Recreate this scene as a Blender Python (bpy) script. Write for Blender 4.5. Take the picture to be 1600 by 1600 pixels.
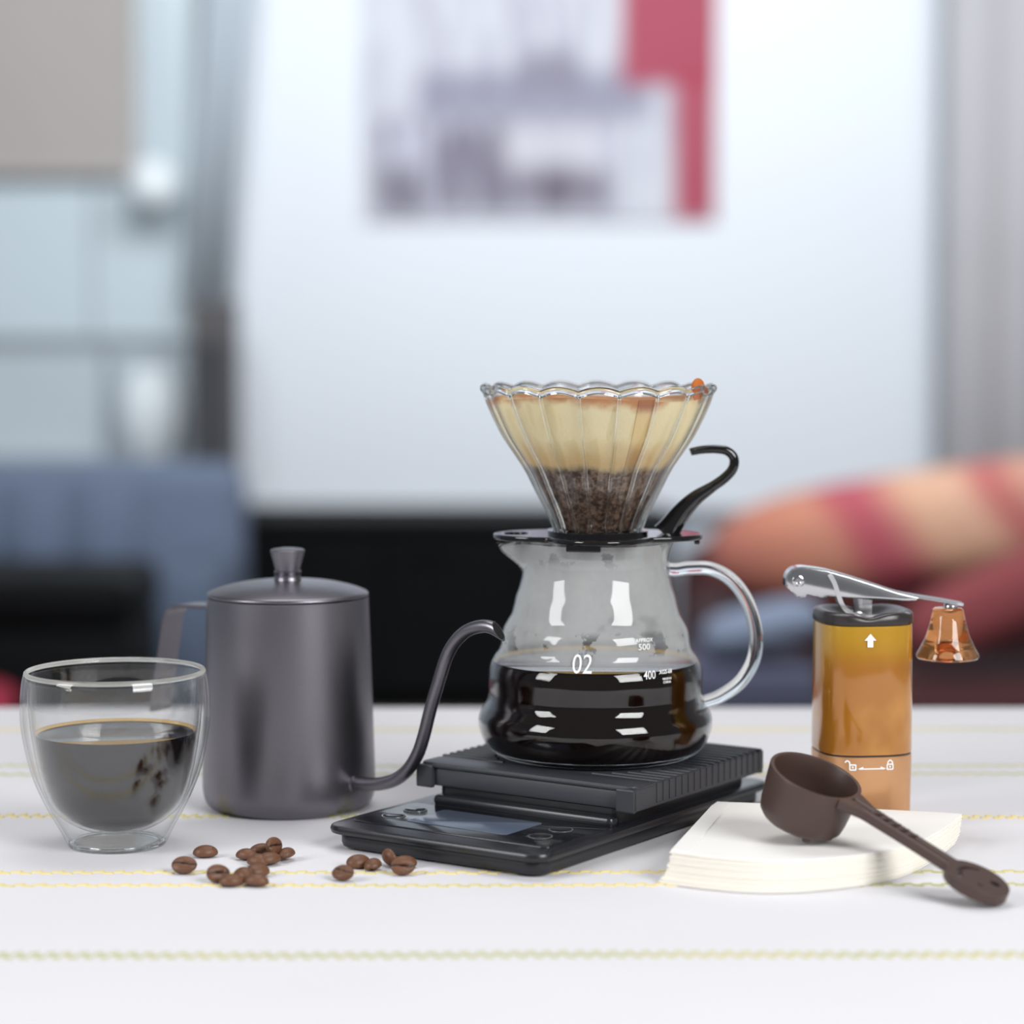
import bpy, bmesh, math, random
from mathutils import Vector, Matrix
random.seed(7)
for o in list(bpy.data.objects): bpy.data.objects.remove(o)
scene = bpy.context.scene
COL = scene.collection
PI = math.pi
T = 0.75                      # table height
F_PX, CAM_H = 3800.0, T + 0.2417
PITCH = math.atan(295 / F_PX)

# ---------------------------------------------------------------- camera
cam_d = bpy.data.cameras.new('camera')
cam = bpy.data.objects.new('camera', cam_d); COL.objects.link(cam)
cam_d.sensor_width = 36; cam_d.lens = 36 * F_PX / 1600
cam.location = (0, 0, CAM_H); cam.rotation_euler = (PI / 2 - PITCH, 0, 0)
cam_d.clip_start = 0.05; cam_d.clip_end = 60
cam_d.dof.use_dof = True; cam_d.dof.focus_distance = 1.12; cam_d.dof.aperture_fstop = 4.4
scene.camera = cam

# ---------------------------------------------------------------- world, lights, exposure
w = bpy.data.worlds.new('World'); scene.world = w; w.use_nodes = True
w.node_tree.nodes['Background'].inputs[0].default_value = (0.95, 0.97, 1.0, 1)
w.node_tree.nodes['Background'].inputs[1].default_value = 0.20

def area(name, loc, target, sx, sy, power, color=(1, 1, 1)):
    l = bpy.data.lights.new(name, 'AREA'); l.shape = 'RECTANGLE'; l.size = sx; l.size_y = sy
    l.energy = power; l.color = color
    o = bpy.data.objects.new(name, l); COL.objects.link(o); o.location = loc
    d = Vector(target) - Vector(loc)
    o.rotation_euler = d.to_track_quat('-Z', 'Y').to_euler()
    return o
area('softbox_right', (0.98, -0.05, T + 0.90), (0, 1.15, T + 0.05), 0.80, 0.80, 25)
area('softbox_left', (-1.30, 0.42, T + 0.85), (0, 1.15, T + 0.05), 0.55, 0.80, 14)
area('added_fill_table', (0.0, 1.75, T + 1.9), (0, 1.45, T), 1.3, 0.9, 14)  # added overhead fill, gives ambient light over the table
area('added_fill_back', (0.2, 3.5, 2.9), (0.1, 6.6, 0.9), 3.4, 1.2, 132, (0.93, 0.97, 1.0))  # added area light to brighten the white board and far wall
vs = scene.view_settings
vs.view_transform = 'Standard'; vs.look = 'None'; vs.gamma = 1; vs.use_curve_mapping = False
vs.exposure = 0.0
scene.cycles.max_bounces = 16; scene.cycles.transparent_max_bounces = 40
scene.cycles.transmission_bounces = 12; scene.cycles.glossy_bounces = 6
scene.cycles.sample_clamp_indirect = 6.0

# ---------------------------------------------------------------- materials
def lin(c):
    return tuple((v / 255 / 12.92 if v / 255 <= 0.04045 else ((v / 255 + 0.055) / 1.055) ** 2.4) for v in c)
def newmat(name):
    m = bpy.data.materials.new(name); m.use_nodes = True
    nt = m.node_tree; nt.nodes.clear()
    out = nt.nodes.new('ShaderNodeOutputMaterial')
    return m, nt, out
def N(nt, kind, **kw):
    n = nt.nodes.new('ShaderNode' + kind)
    for k, v in kw.items(): setattr(n, k, v)
    return n
def val(nt, sock, v):
    if hasattr(v, 'is_linked') or isinstance(v, bpy.types.NodeSocket): nt.links.new(v, sock)
    else: sock.default_value = v
def math_(nt, op, a, b=None, c=None, clamp=False):
    n = N(nt, 'Math', operation=op, use_clamp=clamp)
    for i, v in enumerate((a, b, c)):
        if v is not None: val(nt, n.inputs[i], v)
    return n.outputs[0]
def mixc(nt, fac, a, b):
    n = N(nt, 'Mix', data_type='RGBA')
    val(nt, n.inputs[0], fac)
    val(nt, n.inputs[6], a if not isinstance(a, tuple) else (*a[:3], 1))
    val(nt, n.inputs[7], b if not isinstance(b, tuple) else (*b[:3], 1))
    return n.outputs[2]
def objco(nt):
    return N(nt, 'TexCoord').outputs['Object']
def noise(nt, scale, detail=3, rough=0.5, co=None):
    n = N(nt, 'TexNoise'); n.inputs['Scale'].default_value = scale
    n.inputs['Detail'].default_value = detail; n.inputs['Roughness'].default_value = rough
    nt.links.new(co if co is not None else objco(nt), n.inputs['Vector'])
    return n.outputs['Fac']
def ramp(nt, fac, lo, hi):
    n = N(nt, 'MapRange', interpolation_type='SMOOTHSTEP')
    val(nt, n.inputs[0], fac); n.inputs[1].default_value = lo; n.inputs[2].default_value = hi
    return n.outputs[0]
def bump(nt, h, strength, dist):
    b = N(nt, 'Bump'); b.inputs['Strength'].default_value = strength; b.inputs['Distance'].default_value = dist
    nt.links.new(h, b.inputs['Height']); return b.outputs[0]
def pbr(name, col, rough=0.5, metal=0.0, var=0.08, nscale=60, bstr=0.0, bscale=400, bdist=0.0004, coat=0.0, spec=0.5, sheen=0.0, extra=None):
    m, nt, out = newmat(name)
    p = N(nt, 'BsdfPrincipled'); nt.links.new(p.outputs[0], out.inputs[0])
    c = lin(col) if max(col) > 1.0 else col
    f = noise(nt, nscale)
    a = tuple(v * (1 - var) for v in c); b = tuple(min(1, v * (1 + var)) for v in c)
    nt.links.new(mixc(nt, f, a, b), p.inputs['Base Color'])
    p.inputs['Roughness'].default_value = rough; p.inputs['Metallic'].default_value = metal
    p.inputs['Coat Weight'].default_value = coat; p.inputs['Coat Roughness'].default_value = 0.04
    p.inputs['Specular IOR Level'].default_value = spec
    p.inputs['Sheen Weight'].default_value = sheen
    if bstr: nt.links.new(bump(nt, noise(nt, bscale, 2), bstr, bdist), p.inputs['Normal'])
    if extra: extra(nt, p)
    return m
def schlick(nt, f0=0.04, power=5.0):
    lw = N(nt, 'LayerWeight'); lw.inputs[0].default_value = 0.5
    p = math_(nt, 'POWER', lw.outputs['Facing'], power)
    return math_(nt, 'MULTIPLY_ADD', p, 1 - f0, f0), lw.outputs['Facing']
def thin_glass(name, tint=(0.99, 0.994, 0.992), edge=(0.90, 0.925, 0.915), fog=None, f0=0.045):
    """clear wall of blown glass; each skin of the wall reflects by its angle"""
    m, nt, out = newmat(name)
    fr, facing = schlick(nt, f0, 5.0)
    tr = N(nt, 'BsdfTransparent'); gl = N(nt, 'BsdfGlossy'); gl.inputs['Roughness'].default_value = 0.0
    e = math_(nt, 'POWER', facing, 5.0)
    nt.links.new(mixc(nt, e, tint, edge), tr.inputs[0])
    mx = N(nt, 'MixShader'); nt.links.new(fr, mx.inputs[0])
    nt.links.new(tr.outputs[0], mx.inputs[1]); nt.links.new(gl.outputs[0], mx.inputs[2])
    res = mx.outputs[0]
    if fog:
        df = N(nt, 'BsdfDiffuse'); df.inputs[0].default_value = (0.93, 0.94, 0.94, 1)
        tl = N(nt, 'BsdfTranslucent'); tl.inputs[0].default_value = (0.93, 0.94, 0.94, 1)
        d2 = N(nt, 'MixShader'); d2.inputs[0].default_value = 0.5
        nt.links.new(df.outputs[0], d2.inputs[1]); nt.links.new(tl.outputs[0], d2.inputs[2])
        m2 = N(nt, 'MixShader'); nt.links.new(fog(nt), m2.inputs[0])
        nt.links.new(res, m2.inputs[1]); nt.links.new(d2.outputs[0], m2.inputs[2]); res = m2.outputs[0]
    nt.links.new(res, out.inputs[0])
    return m
def solid_glass(name, col=(1, 1, 1), ior=1.47, rough=0.0):
    m, nt, out = newmat(name)
    p = N(nt, 'BsdfPrincipled'); nt.links.new(p.outputs[0], out.inputs[0])
    p.inputs['Base Color'].default_value = (*col, 1); p.inputs['Transmission Weight'].default_value = 1
    p.inputs['Roughness'].default_value = rough; p.inputs['IOR'].default_value = ior
    return m
M = {}
def fogmask(nt):
    co = objco(nt); s = N(nt, 'SeparateXYZ'); nt.links.new(co, s.inputs[0]); z = s.outputs[2]
    band = math_(nt, 'MULTIPLY', ramp(nt, z, 0.046, 0.052), 1.0)
    n1 = noise(nt, 45, 5, 0.6, co)
    # droplets have run together in dark clear patches in a belt above the coffee and below the rim
    belt = math_(nt, 'MULTIPLY', ramp(nt, z, 0.052, 0.056), math_(nt, 'SUBTRACT', 1.0, ramp(nt, z, 0.062, 0.066)))
    belt2 = ramp(nt, z, 0.092, 0.100)
    clear = ramp(nt, noise(nt, 75, 4, 0.6, co), 0.53, 0.57)
    b = math_(nt, 'MULTIPLY', math_(nt, 'MAXIMUM', belt, math_(nt, 'MULTIPLY', belt2, 0.7)), clear)
    amt = math_(nt, 'MULTIPLY_ADD', n1, 0.36, 0.36)
    amt = math_(nt, 'MULTIPLY', amt, math_(nt, 'MULTIPLY_ADD', b, -0.85, 1.0))
    return math_(nt, 'MULTIPLY', amt, band, clamp=True)
M['wall_glass'] = thin_glass('clear_glass')
M['cup_glass'] = thin_glass('clear_cup_glass', tint=(0.997, 0.998, 0.997), edge=(0.95, 0.955, 0.95), f0=0.048)
M['fog_glass'] = thin_glass('steamed_glass', fog=fogmask, f0=0.014)
M['solid_glass'] = solid_glass('solid_clear_glass', (0.97, 0.99, 0.98))
def pale_glass():
    m, nt, out = newmat('rim_glass_painted_light')
    p = N(nt, 'BsdfPrincipled'); p.inputs['Transmission Weight'].default_value = 1; p.inputs['Roughness'].default_value = 0.0; p.inputs['IOR'].default_value = 1.47
    p.inputs['Base Color'].default_value = (1, 1, 0.98, 1)
    d = N(nt, 'BsdfTranslucent'); d.inputs[0].default_value = (0.95, 0.94, 0.88, 1)  # cream translucence stands in for bright surroundings refracted in the rim
    mx = N(nt, 'MixShader'); mx.inputs[0].default_value = 0.35
    nt.links.new(p.outputs[0], mx.inputs[1]); nt.links.new(d.outputs[0], mx.inputs[2]); nt.links.new(mx.outputs[0], out.inputs[0]); return m
M['pale_glass'] = pale_glass()
M['amber_clear'] = solid_glass('amber_acrylic', lin((214, 146, 92)), 1.49)
M['coffee'] = pbr('black_coffee', (0.004, 0.0010, 0.0006), 0.02, spec=0.18, var=0.1)
M['coffee_edge'] = pbr('painted_coffee_glow', lin((196, 160, 92)), 0.12, var=0.15, nscale=90)  # opaque amber stands in for light passing through the thin coffee
M['kettle'] = pbr('satin_charcoal_enamel', lin((128, 125, 132)), 0.34, metal=1.0, var=0.06, nscale=900, bstr=0.25, bscale=2500, bdist=0.0001)
M['spout_shade'] = pbr('painted_hollow_shade', lin((22, 20, 20)), 0.6, metal=0.3)  # near-black colour for a disc that paints the shade inside the spout
M['scale'] = pbr('black_moulded_plastic', lin((36, 37, 42)), 0.36, var=0.06, bstr=0.12, bscale=3000, bdist=0.0001)
M['scale_lip'] = pbr('black_satin_plastic', lin((34, 35, 40)), 0.26)
M['platform'] = pbr('dark_grey_platform', lin((66, 68, 74)), 0.42, var=0.04)
M['mat'] = pbr('black_silicone', lin((54, 56, 62)), 0.45, var=0.08, bstr=0.2, bscale=1800, bdist=0.0002)
M['panel'] = pbr('glossy_panel_film', lin((26, 28, 32)), 0.16, coat=0.15, var=0.03)
M['lcd'] = pbr('grey_lcd', lin((84, 94, 112)), 0.2, coat=0.1, var=0.04)
M['button_ring'] = pbr('silver_print', lin((150, 156, 158)), 0.2, metal=0.6)
M['holder'] = pbr('glossy_black_plastic', lin((16, 16, 18)), 0.09, var=0.03, coat=0.4)
M['paper'] = pbr('white_filter_paper', lin((243, 241, 238)), 0.9, var=0.015, bstr=0.25, bscale=1500, bdist=0.0002, spec=0.2)
M['paper_edge'] = pbr('cream_paper_edge', lin((250, 246, 236)), 0.9, var=0.02, spec=0.2)
M['scoop'] = pbr('brown_plastic', lin((74, 56, 50)), 0.42, var=0.05, bstr=0.15, bscale=2200, bdist=0.0001)
M['chrome'] = pbr('brushed_steel', lin((205, 205, 208)), 0.16, metal=1.0, var=0.04)
M['cap'] = pbr('dark_brown_black_plastic', lin((48, 42, 42)), 0.3, var=0.05)
M['print'] = pbr('white_print', lin((240, 240, 240)), 0.6, var=0.0)
M['cloth'] = pbr('white_woven_cotton', lin((224, 223, 227)), 0.95, var=0.02, nscale=14, bstr=0.30, bscale=1400, bdist=0.0005, spec=0.15)
def thread(nt, p):
    n = noise(nt, 5.0, 2)
    nt.links.new(mixc(nt, ramp(nt, n, 0.40, 0.60), lin((232, 214, 148)), lin((186, 186, 138))), p.inputs['Base Color'])
M['thread'] = pbr('yellow_green_cotton_thread', (0.8, 0.74, 0.5), 0.9, extra=thread, bstr=0.3, bscale=2600)
M['copper'] = pbr('copper_bronze_plastic', lin((206, 156, 112)), 0.26, metal=0.45, var=0.10, nscale=50)
def amber(nt, p):
    mp = N(nt, 'Mapping'); mp.inputs['Scale'].default_value = (28, 28, 18)
    nt.links.new(objco(nt), mp.inputs[0])
    n = noise(nt, 1.0, 3, 0.5, mp.outputs[0])
    s = N(nt, 'SeparateXYZ'); nt.links.new(objco(nt), s.inputs[0])
    top = ramp(nt, s.outputs[2], 0.076, 0.095)
    c = mixc(nt, ramp(nt, n, 0.38, 0.66), lin((170, 108, 30)), lin((206, 146, 66)))
    nt.links.new(mixc(nt, math_(nt, 'MULTIPLY', top, 0.65), c, lin((200, 158, 32))), p.inputs['Base Color'])
M['amber'] = pbr('amber_lacquer', (0.5, 0.3, 0.1), 0.22, metal=0.25, coat=1.0, extra=amber)
def filt():
    m, nt, out = newmat('used_paper_filter')
    co = objco(nt); s = N(nt, 'SeparateXYZ'); nt.links.new(co, s.inputs[0]); z = s.outputs[2]
    n = noise(nt, 70, 5, 0.6, co); nb = noise(nt, 26, 3, 0.5, co)
    zz = math_(nt, 'MULTIPLY_ADD', n, 0.010, math_(nt, 'ADD', z, -0.005))
    clean = mixc(nt, nb, lin((244, 224, 164)), lin((246, 234, 202)))
    # stain: soaked brown tide line along the top edge, wet grounds showing low down
    topst = ramp(nt, math_(nt, 'MULTIPLY_ADD', nb, 0.022, zz), 0.1815, 0.1870)
    c = mixc(nt, math_(nt, 'MULTIPLY', topst, 0.9), clean, lin((196, 116, 40)))
    tide = math_(nt, 'MULTIPLY', ramp(nt, zz, 0.137, 0.1445), math_(nt, 'SUBTRACT', 1.0, ramp(nt, zz, 0.1445, 0.158)))
    c = mixc(nt, math_(nt, 'MULTIPLY', tide, 0.55), c, lin((196, 150, 84)))
    wet = math_(nt, 'SUBTRACT', 1.0, ramp(nt, zz, 0.1395, 0.1445))
    g = mixc(nt, ramp(nt, noise(nt, 420, 4, 0.7, co), 0.42, 0.62), lin((62, 44, 36)), lin((128, 104, 88)))
    c = mixc(nt, wet, c, g)
    p = N(nt, 'BsdfPrincipled'); nt.links.new(c, p.inputs['Base Color'])
    nt.links.new(math_(nt, 'MULTIPLY_ADD', wet, -0.35, 0.8), p.inputs['Roughness'])
    nt.links.new(bump(nt, noise(nt, 520, 3, 0.6, co), 0.5, 0.0008), p.inputs['Normal'])
    tl = N(nt, 'BsdfTranslucent'); nt.links.new(c, tl.inputs[0])
    mx = N(nt, 'MixShader'); nt.links.new(math_(nt, 'MULTIPLY_ADD', wet, -0.45, 0.55), mx.inputs[0])
    nt.links.new(p.outputs[0], mx.inputs[1]); nt.links.new(tl.outputs[0], mx.inputs[2])
    nt.links.new(mx.outputs[0], out.inputs[0]); return m
M['filter'] = filt()
M['filter_seam'] = pbr('folded_filter_seam', lin((232, 190, 112)), 0.85, var=0.1, nscale=120)
M['filter_tab'] = pbr('stained_filter_tab', lin((186, 100, 36)), 0.8, var=0.2, nscale=120)
M['grounds'] = pbr('wet_coffee_grounds', lin((58, 40, 32)), 0.6, var=0.4, nscale=500, bstr=0.8, bscale=600, bdist=0.002)

# ---------------------------------------------------------------- mesh helpers (metres)
def mesh_obj(name, verts, faces, mat, parent=None, smooth=True, mats=None, fmat=None):
    me = bpy.data.meshes.new(name); me.from_pydata([tuple(v) for v in verts], [], faces)
    bm = bmesh.new(); bm.from_mesh(me)
    bmesh.ops.recalc_face_normals(bm, faces=bm.faces); bm.to_mesh(me); bm.free()
    for m in (mats or [mat]): me.materials.append(m)
    if fmat:
        for p in me.polygons: p.material_index = fmat[p.index]
    if smooth:
        for p in me.polygons: p.use_smooth = True
        me.set_sharp_from_angle(angle=math.radians(42))
    o = bpy.data.objects.new(name, me); COL.objects.link(o)
    if parent: o.parent = parent
    return o
def loft(rings, closed=True, cap0=True, cap1=True, loop=False):
    n = len(rings[0]); V = [p for r in rings for p in r]; Fs = []
    R = len(rings)
    for i in range(R if loop else R - 1):
        a, b = i * n, ((i + 1) % R) * n
        for j in range(n if closed else n - 1):
            k = (j + 1) % n
            Fs.append((a + j, a + k, b + k, b + j))
    if closed and cap0 and not loop: Fs.append(tuple(range(n))[::-1])
    if closed and cap1 and not loop: Fs.append(tuple((R - 1) * n + j for j in range(n)))
    return V, Fs
def lathe(prof, seg=96, fn=None):
    """profile of (r, z); r = 0 at an end closes to a point"""
    V, Fs, idx = [], [], []
    for (r, z) in prof:
        if r < 1e-7: idx.append([len(V)]); V.append((0, 0, z))
        else:
            idx.append(list(range(len(V), len(V) + seg)))
            for j in range(seg):
                a = 2 * PI * j / seg
                p = (r * math.cos(a), r * math.sin(a), z)
                V.append(fn(p, a) if fn else p)
    for A, B in zip(idx, idx[1:]):
        for j in range(seg):
            k = (j + 1) % seg
            if len(A) == 1 and len(B) == 1: continue
            if len(A) == 1: Fs.append((A[0], B[j], B[k]))
            elif len(B) == 1: Fs.append((A[j], A[k], B[0]))
            else: Fs.append((A[j], A[k], B[k], B[j]))
    return V, Fs
def mm(pts): return [tuple(c / 1000 for c in p) for p in pts]
def cr(pts, n=8):
    """Catmull-Rom through tuples"""
    P = [pts[0]] + list(pts) + [pts[-1]]; out = []
    for i in range(1, len(P) - 2):
        for s in range(n):
            t = s / n
            out.append(tuple(0.5 * (2 * b + (c - a) * t + (2 * a - 5 * b + 4 * c - d) * t * t + (3 * b - a - 3 * c + d) * t ** 3)
                             for a, b, c, d in zip(P[i - 1], P[i], P[i + 1], P[i + 2])))
    out.append(tuple(pts[-1])); return out
def tube(path, radii, seg=16, flat=(1, 1), up=(0, 1, 0), cap0=True, cap1=True, endshear=0.0):
    """path of Vectors; flat scales the section along (side, normal)"""
    P = [Vector(p) for p in path]; rings = []; nrm = Vector(up)
    for i, p in enumerate(P):
        t = (P[min(i + 1, len(P) - 1)] - P[max(i - 1, 0)]).normalized()
        nrm = (nrm - t * nrm.dot(t)).normalized(); b = t.cross(nrm)
        r = radii[i] if isinstance(radii, (list, tuple)) else radii
        ring = []
        for j in range(seg):
            a = 2 * PI * j / seg
            q = p + nrm * (math.cos(a) * r * flat[0]) + b * (math.sin(a) * r * flat[1])
            if endshear and i >= len(P) - 4:
                q = q - t * (q - p).z * endshear * (i - (len(P) - 5)) / 4
            ring.append(q)
        rings.append(ring)
    return loft(rings, True, cap0, cap1)
def prism(outline, z0, z1, bevel=0.0, seg=2):
    """outline of (x, y) extruded in z with a rounded edge top and bottom"""
    rings = []; n = len(outline)
    cx = sum(p[0] for p in outline) / n; cy = sum(p[1] for p in outline) / n
    def inset(d):
        out = []
        for i in range(n):
            a, b, c = Vector(outline[i - 1]), Vector(outline[i]), Vector(outline[(i + 1) % n])
            e1 = (b - a); e2 = (c - b)
            e1 = e1.normalized() if e1.length > 1e-9 else e2.normalized()
            e2 = e2.normalized() if e2.length > 1e-9 else e1
            nn = Vector((-(e1.y + e2.y), e1.x + e2.x))
            nn = nn.normalized() if nn.length > 1e-9 else Vector((0, 0))
            out.append(b + nn * d)
        return out
    if bevel <= 0:
        rings = [[(p[0], p[1], z0) for p in outline], [(p[0], p[1], z1) for p in outline]]
    else:
        for k in range(seg + 1):
            a = PI / 2 * k / seg; d = bevel * (1 - math.sin(a)); z = z0 + bevel * (1 - math.cos(a))
            rings.append([(p[0], p[1], z) for p in inset(d)])
        for k in range(seg + 1):
            a = PI / 2 * k / seg; d = bevel * (1 - math.cos(a)); z = z1 - bevel * (1 - math.sin(a))
            rings.append([(p[0], p[1], z) for p in inset(d)])
    return loft(rings)
def rrect(x0, x1, y0, y1, r, n=6):
    out = []
    for cx, cy, a0 in ((x1 - r, y1 - r, 0), (x0 + r, y1 - r, 90), (x0 + r, y0 + r, 180), (x1 - r, y0 + r, 270)):
        for k in range(n + 1):
            a = math.radians(a0 + 90 * k / n); out.append((cx + r * math.cos(a), cy + r * math.sin(a)))
    return out
def box(x0, x1, y0, y1, z0, z1, r=0.0, bev=0.0, n=4):
    o = rrect(x0, x1, y0, y1, r, n) if r else [(x1, y1), (x0, y1), (x0, y0), (x1, y0)]
    return prism(o, z0, z1, bev)
def join(*parts):
    V, Fs = [], []
    for v, f in parts:
        o = len(V); V += list(v); Fs += [tuple(i + o for i in q) for q in f]
    return V, Fs
def xform(vf, mat): return [mat @ Vector(p) for p in vf[0]], vf[1]
def tag(o, label, cat, group=None, kind=None):
    if label: o['label'] = label
    if cat: o['category'] = cat
    if group: o['group'] = group
    if kind: o['kind'] = kind
    return o
def thing(name, label, cat, loc=(0, 0, 0), rz=0, group=None):
    o = bpy.data.objects.new(name, None); COL.objects.link(o); o.empty_display_size = 0.02
    o.location = loc; o.rotation_euler = (0, 0, rz)
    return tag(o, label, cat, group)
def part(name, vf, mat, parent, label=None, smooth=True):
    o = mesh_obj(name, vf[0], vf[1], mat, parent, smooth)
    if label: o['label'] = label
    return o
def solid(name, vf, mat, label, cat, loc=(0, 0, 0), group=None, kind=None, smooth=True):
    o = mesh_obj(name, vf[0], vf[1], mat, None, smooth); o.location = loc
    return tag(o, label, cat, group, kind)
def at(u, v, y):
    """a point at depth y along the room, from a measured pixel"""
    a, b = (u - 800) / F_PX, (800 - v) / F_PX
    d = (a, math.cos(PITCH) + b * math.sin(PITCH), -math.sin(PITCH) + b * math.cos(PITCH))
    k = y / d[1]
    return d[0] * k, CAM_H + d[2] * k
def text_mesh(body, size, align='LEFT', shear=0.0, bold=0.0):
    c = bpy.data.curves.new('txt', 'FONT'); c.body = body; c.size = size; c.align_x = align; c.align_y = 'CENTER'
    c.shear = shear; c.offset = bold; c.resolution_u = 3; c.fill_mode = 'FRONT'
    o = bpy.data.objects.new('txt', c); COL.objects.link(o)
    bpy.context.view_layer.update()
    me = bpy.data.meshes.new_from_object(o.evaluated_get(bpy.context.evaluated_depsgraph_get()))
    V = [v.co.copy() for v in me.vertices]; Fs = [tuple(p.vertices) for p in me.polygons]
    bpy.data.objects.remove(o); bpy.data.curves.remove(c); bpy.data.meshes.remove(me)
    return V, Fs

# ================================================================ the room
M['wallpaint'] = pbr('pale_wall_paint', lin((214, 222, 232)), 0.85, var=0.02, nscale=3)
M['floor'] = pbr('grey_floor', lin((120, 116, 114)), 0.5, var=0.15, nscale=4)
WY = 6.6
solid('floor', box(-4.2, 4.2, -1.6, WY + 0.1, -0.08, 0), M['floor'], 'grey floor of the room under the table', None, kind='structure', smooth=False)
solid('wall_back', box(-4.2, 4.2, WY, WY + 0.1, 0, 3.6), M['wallpaint'], 'pale bluish white wall at the far end of the room', None, kind='structure', smooth=False)
solid('wall_left', box(-4.3, -4.2, -1.6, WY + 0.1, 0, 3.6), M['wallpaint'], 'pale wall along the side of the room', None, kind='structure', smooth=False)

# window with blind, at the left of the far wall
M['frame'] = pbr('grey_window_frame', lin((150, 158, 166)), 0.5, var=0.03)
M['pane'] = pbr('milky_window_pane', lin((206, 219, 226)), 0.25, var=0.05, nscale=2)
M['pane_low'] = pbr('milky_lower_pane', lin((196, 206, 212)), 0.25, var=0.05, nscale=2)
M['blind'] = pbr('beige_roller_blind', lin((176, 170, 166)), 0.9, var=0.05, nscale=3)
M['white_fabric'] = pbr('white_voile', lin((205, 214, 222)), 0.9, var=0.03)
def pane_box(u0, v0, u1, v1, y0, y1, **k):
    xa, za = at(u0, v1, y0); xb, zb = at(u1, v0, y0)
    return box(xa, xb, y0, y1, za, zb, **k)
win = mesh_obj('window_1', *pane_box(-330, -420, 318, 742, WY - 0.05, WY - 0.002, bev=0.006), M['frame'], None, smooth=False)
tag(win, 'grey framed window with milky panes beside the white board', None, kind='structure')
for (u0, v0, u1, v1, mt) in ((-300, -380, 130, 528, 'pane'), (148, -380, 300, 528, 'pane'), (-300, 552, 160, 716, 'pane_low'), (178, 552, 300, 716, 'pane_low')):
    part('pane', pane_box(u0, v0, u1, v1, WY - 0.062, WY - 0.05, bev=0.003), M[mt], win, smooth=False)
part('window_sill', pane_box(-340, 716, 330, 742, WY - 0.20, WY - 0.05, bev=0.006), M['frame'], win, smooth=False)
bl = thing('roller_blind', 'beige grey roller blind lowered over the top of the window', 'blind', (0, 0, 0))
part('fabric', pane_box(-320, -420, 205, 268, WY - 0.10, WY - 0.094), M['blind'], bl, smooth=False)
xa, za = at(-320, 262, WY - 0.1); xb, zb = at(205, 276, WY - 0.1)
part('bottom_bar', box(xa, xb, WY - 0.112, WY - 0.088, zb, za, bev=0.006), M['blind'], bl, smooth=False)
def curtain(name, u0, u1, v0, v1, y, mat, label, waves, amp=0.03, lean=0):
    xa, zb = at(u0, v1, y); xb, zt = at(u1, v0, y); n = waves * 10; rings = []
    for side in (0, 1):
        rings.append([])
    V, Fs = [], []
    for r, (z, dx) in enumerate(((zb, 0), ((zb + zt) / 2, lean / 2), (zt, lean))):
        for i in range(n + 1):
            t = i / n; V.append((xa + (xb - xa) * t + dx, y + amp * math.sin(t * waves * 2 * PI), z))
    m = n + 1
    for r in range(2):
        for i in range(n): Fs.append((r * m + i, r * m + i + 1, (r + 1) * m + i + 1, (r + 1) * m + i))
    o = solid(name, (V, Fs), mat, label, 'curtain')
    md = o.modifiers.new('thickness', 'SOLIDIFY'); md.thickness = 0.006
    return o
curtain('sheer_curtain', 285, 352, -420, 470, WY - 0.16, M['white_fabric'], 'narrow pale sheer curtain between window and white board', 3, 0.02, 0.12)
M['porcelain'] = pbr('white_porcelain', lin((236, 243, 247)), 0.3, var=0.01)
vx, vz = at(236, 716, WY - 0.13)
vase = solid('vase', lathe(mm([(0, 0), (52, 0), (60, 8), (78, 70), (84, 130), (74, 185), (52, 225), (44, 240), (40, 240), (48, 222), (68, 180), (74, 125), (50, 10), (0, 8)]), 48),
             M['porcelain'], 'white vase form on the window sill, standing in for a pale blob', 'vase', (vx, WY - 0.13, vz))  # vase form stands in for the lower pale blob
lx, lz = at(240, 330, WY - 0.19)
lan = thing('blob_lantern', 'small round white lantern form standing in for a pale blob at the window', 'lantern', (lx, WY - 0.19, lz))  # lantern form put where the upper pale blob is
part('shade', lathe([(0.02, 0), (0.05, 0.012), (0.068, 0.045), (0.07, 0.07), (0.062, 0.1), (0.045, 0.125), (0.02, 0.135)], 40), M['porcelain'], lan)
part('cord', tube([(0, 0, 0.13), (0, 0, 0.6), (0, 0, 1.3)], 0.003, 8), M['frame'], lan)

# white board with poster
M['board'] = pbr('white_board', lin((238, 243, 250)), 0.6, var=0.008, nscale=2)
M['alu'] = pbr('pale_board_frame', lin((214, 220, 226)), 0.4, metal=0.3)
xa, zb = at(366, 800, WY - 0.06); xb, zt = at(1478, -520, WY - 0.06)
board = thing('white_board', 'large white board with rounded corners on the far wall', 'board', ((xa + xb) / 2, WY - 0.005, zb))
hw, hh = (xb - xa) / 2, zt - zb
rot = Matrix.Rotation(PI / 2, 4, 'X')
part('panel', xform(prism(rrect(-hw, hw, 0, hh, 0.09, 8), 0.0, 0.05, 0.012, 3), rot), M['board'], board)
rg = []
for (d, z) in ((0, 0.046), (0, 0.057), (0.02, 0.057), (0.02, 0.046)):
    rg.append([(x, y, z) for x, y in rrect(-hw + d, hw - d, d, hh - d, 0.09 - d * 0.8, 8)])
part('frame', xform(loft(rg, loop=True), rot), M['alu'], board)

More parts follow.
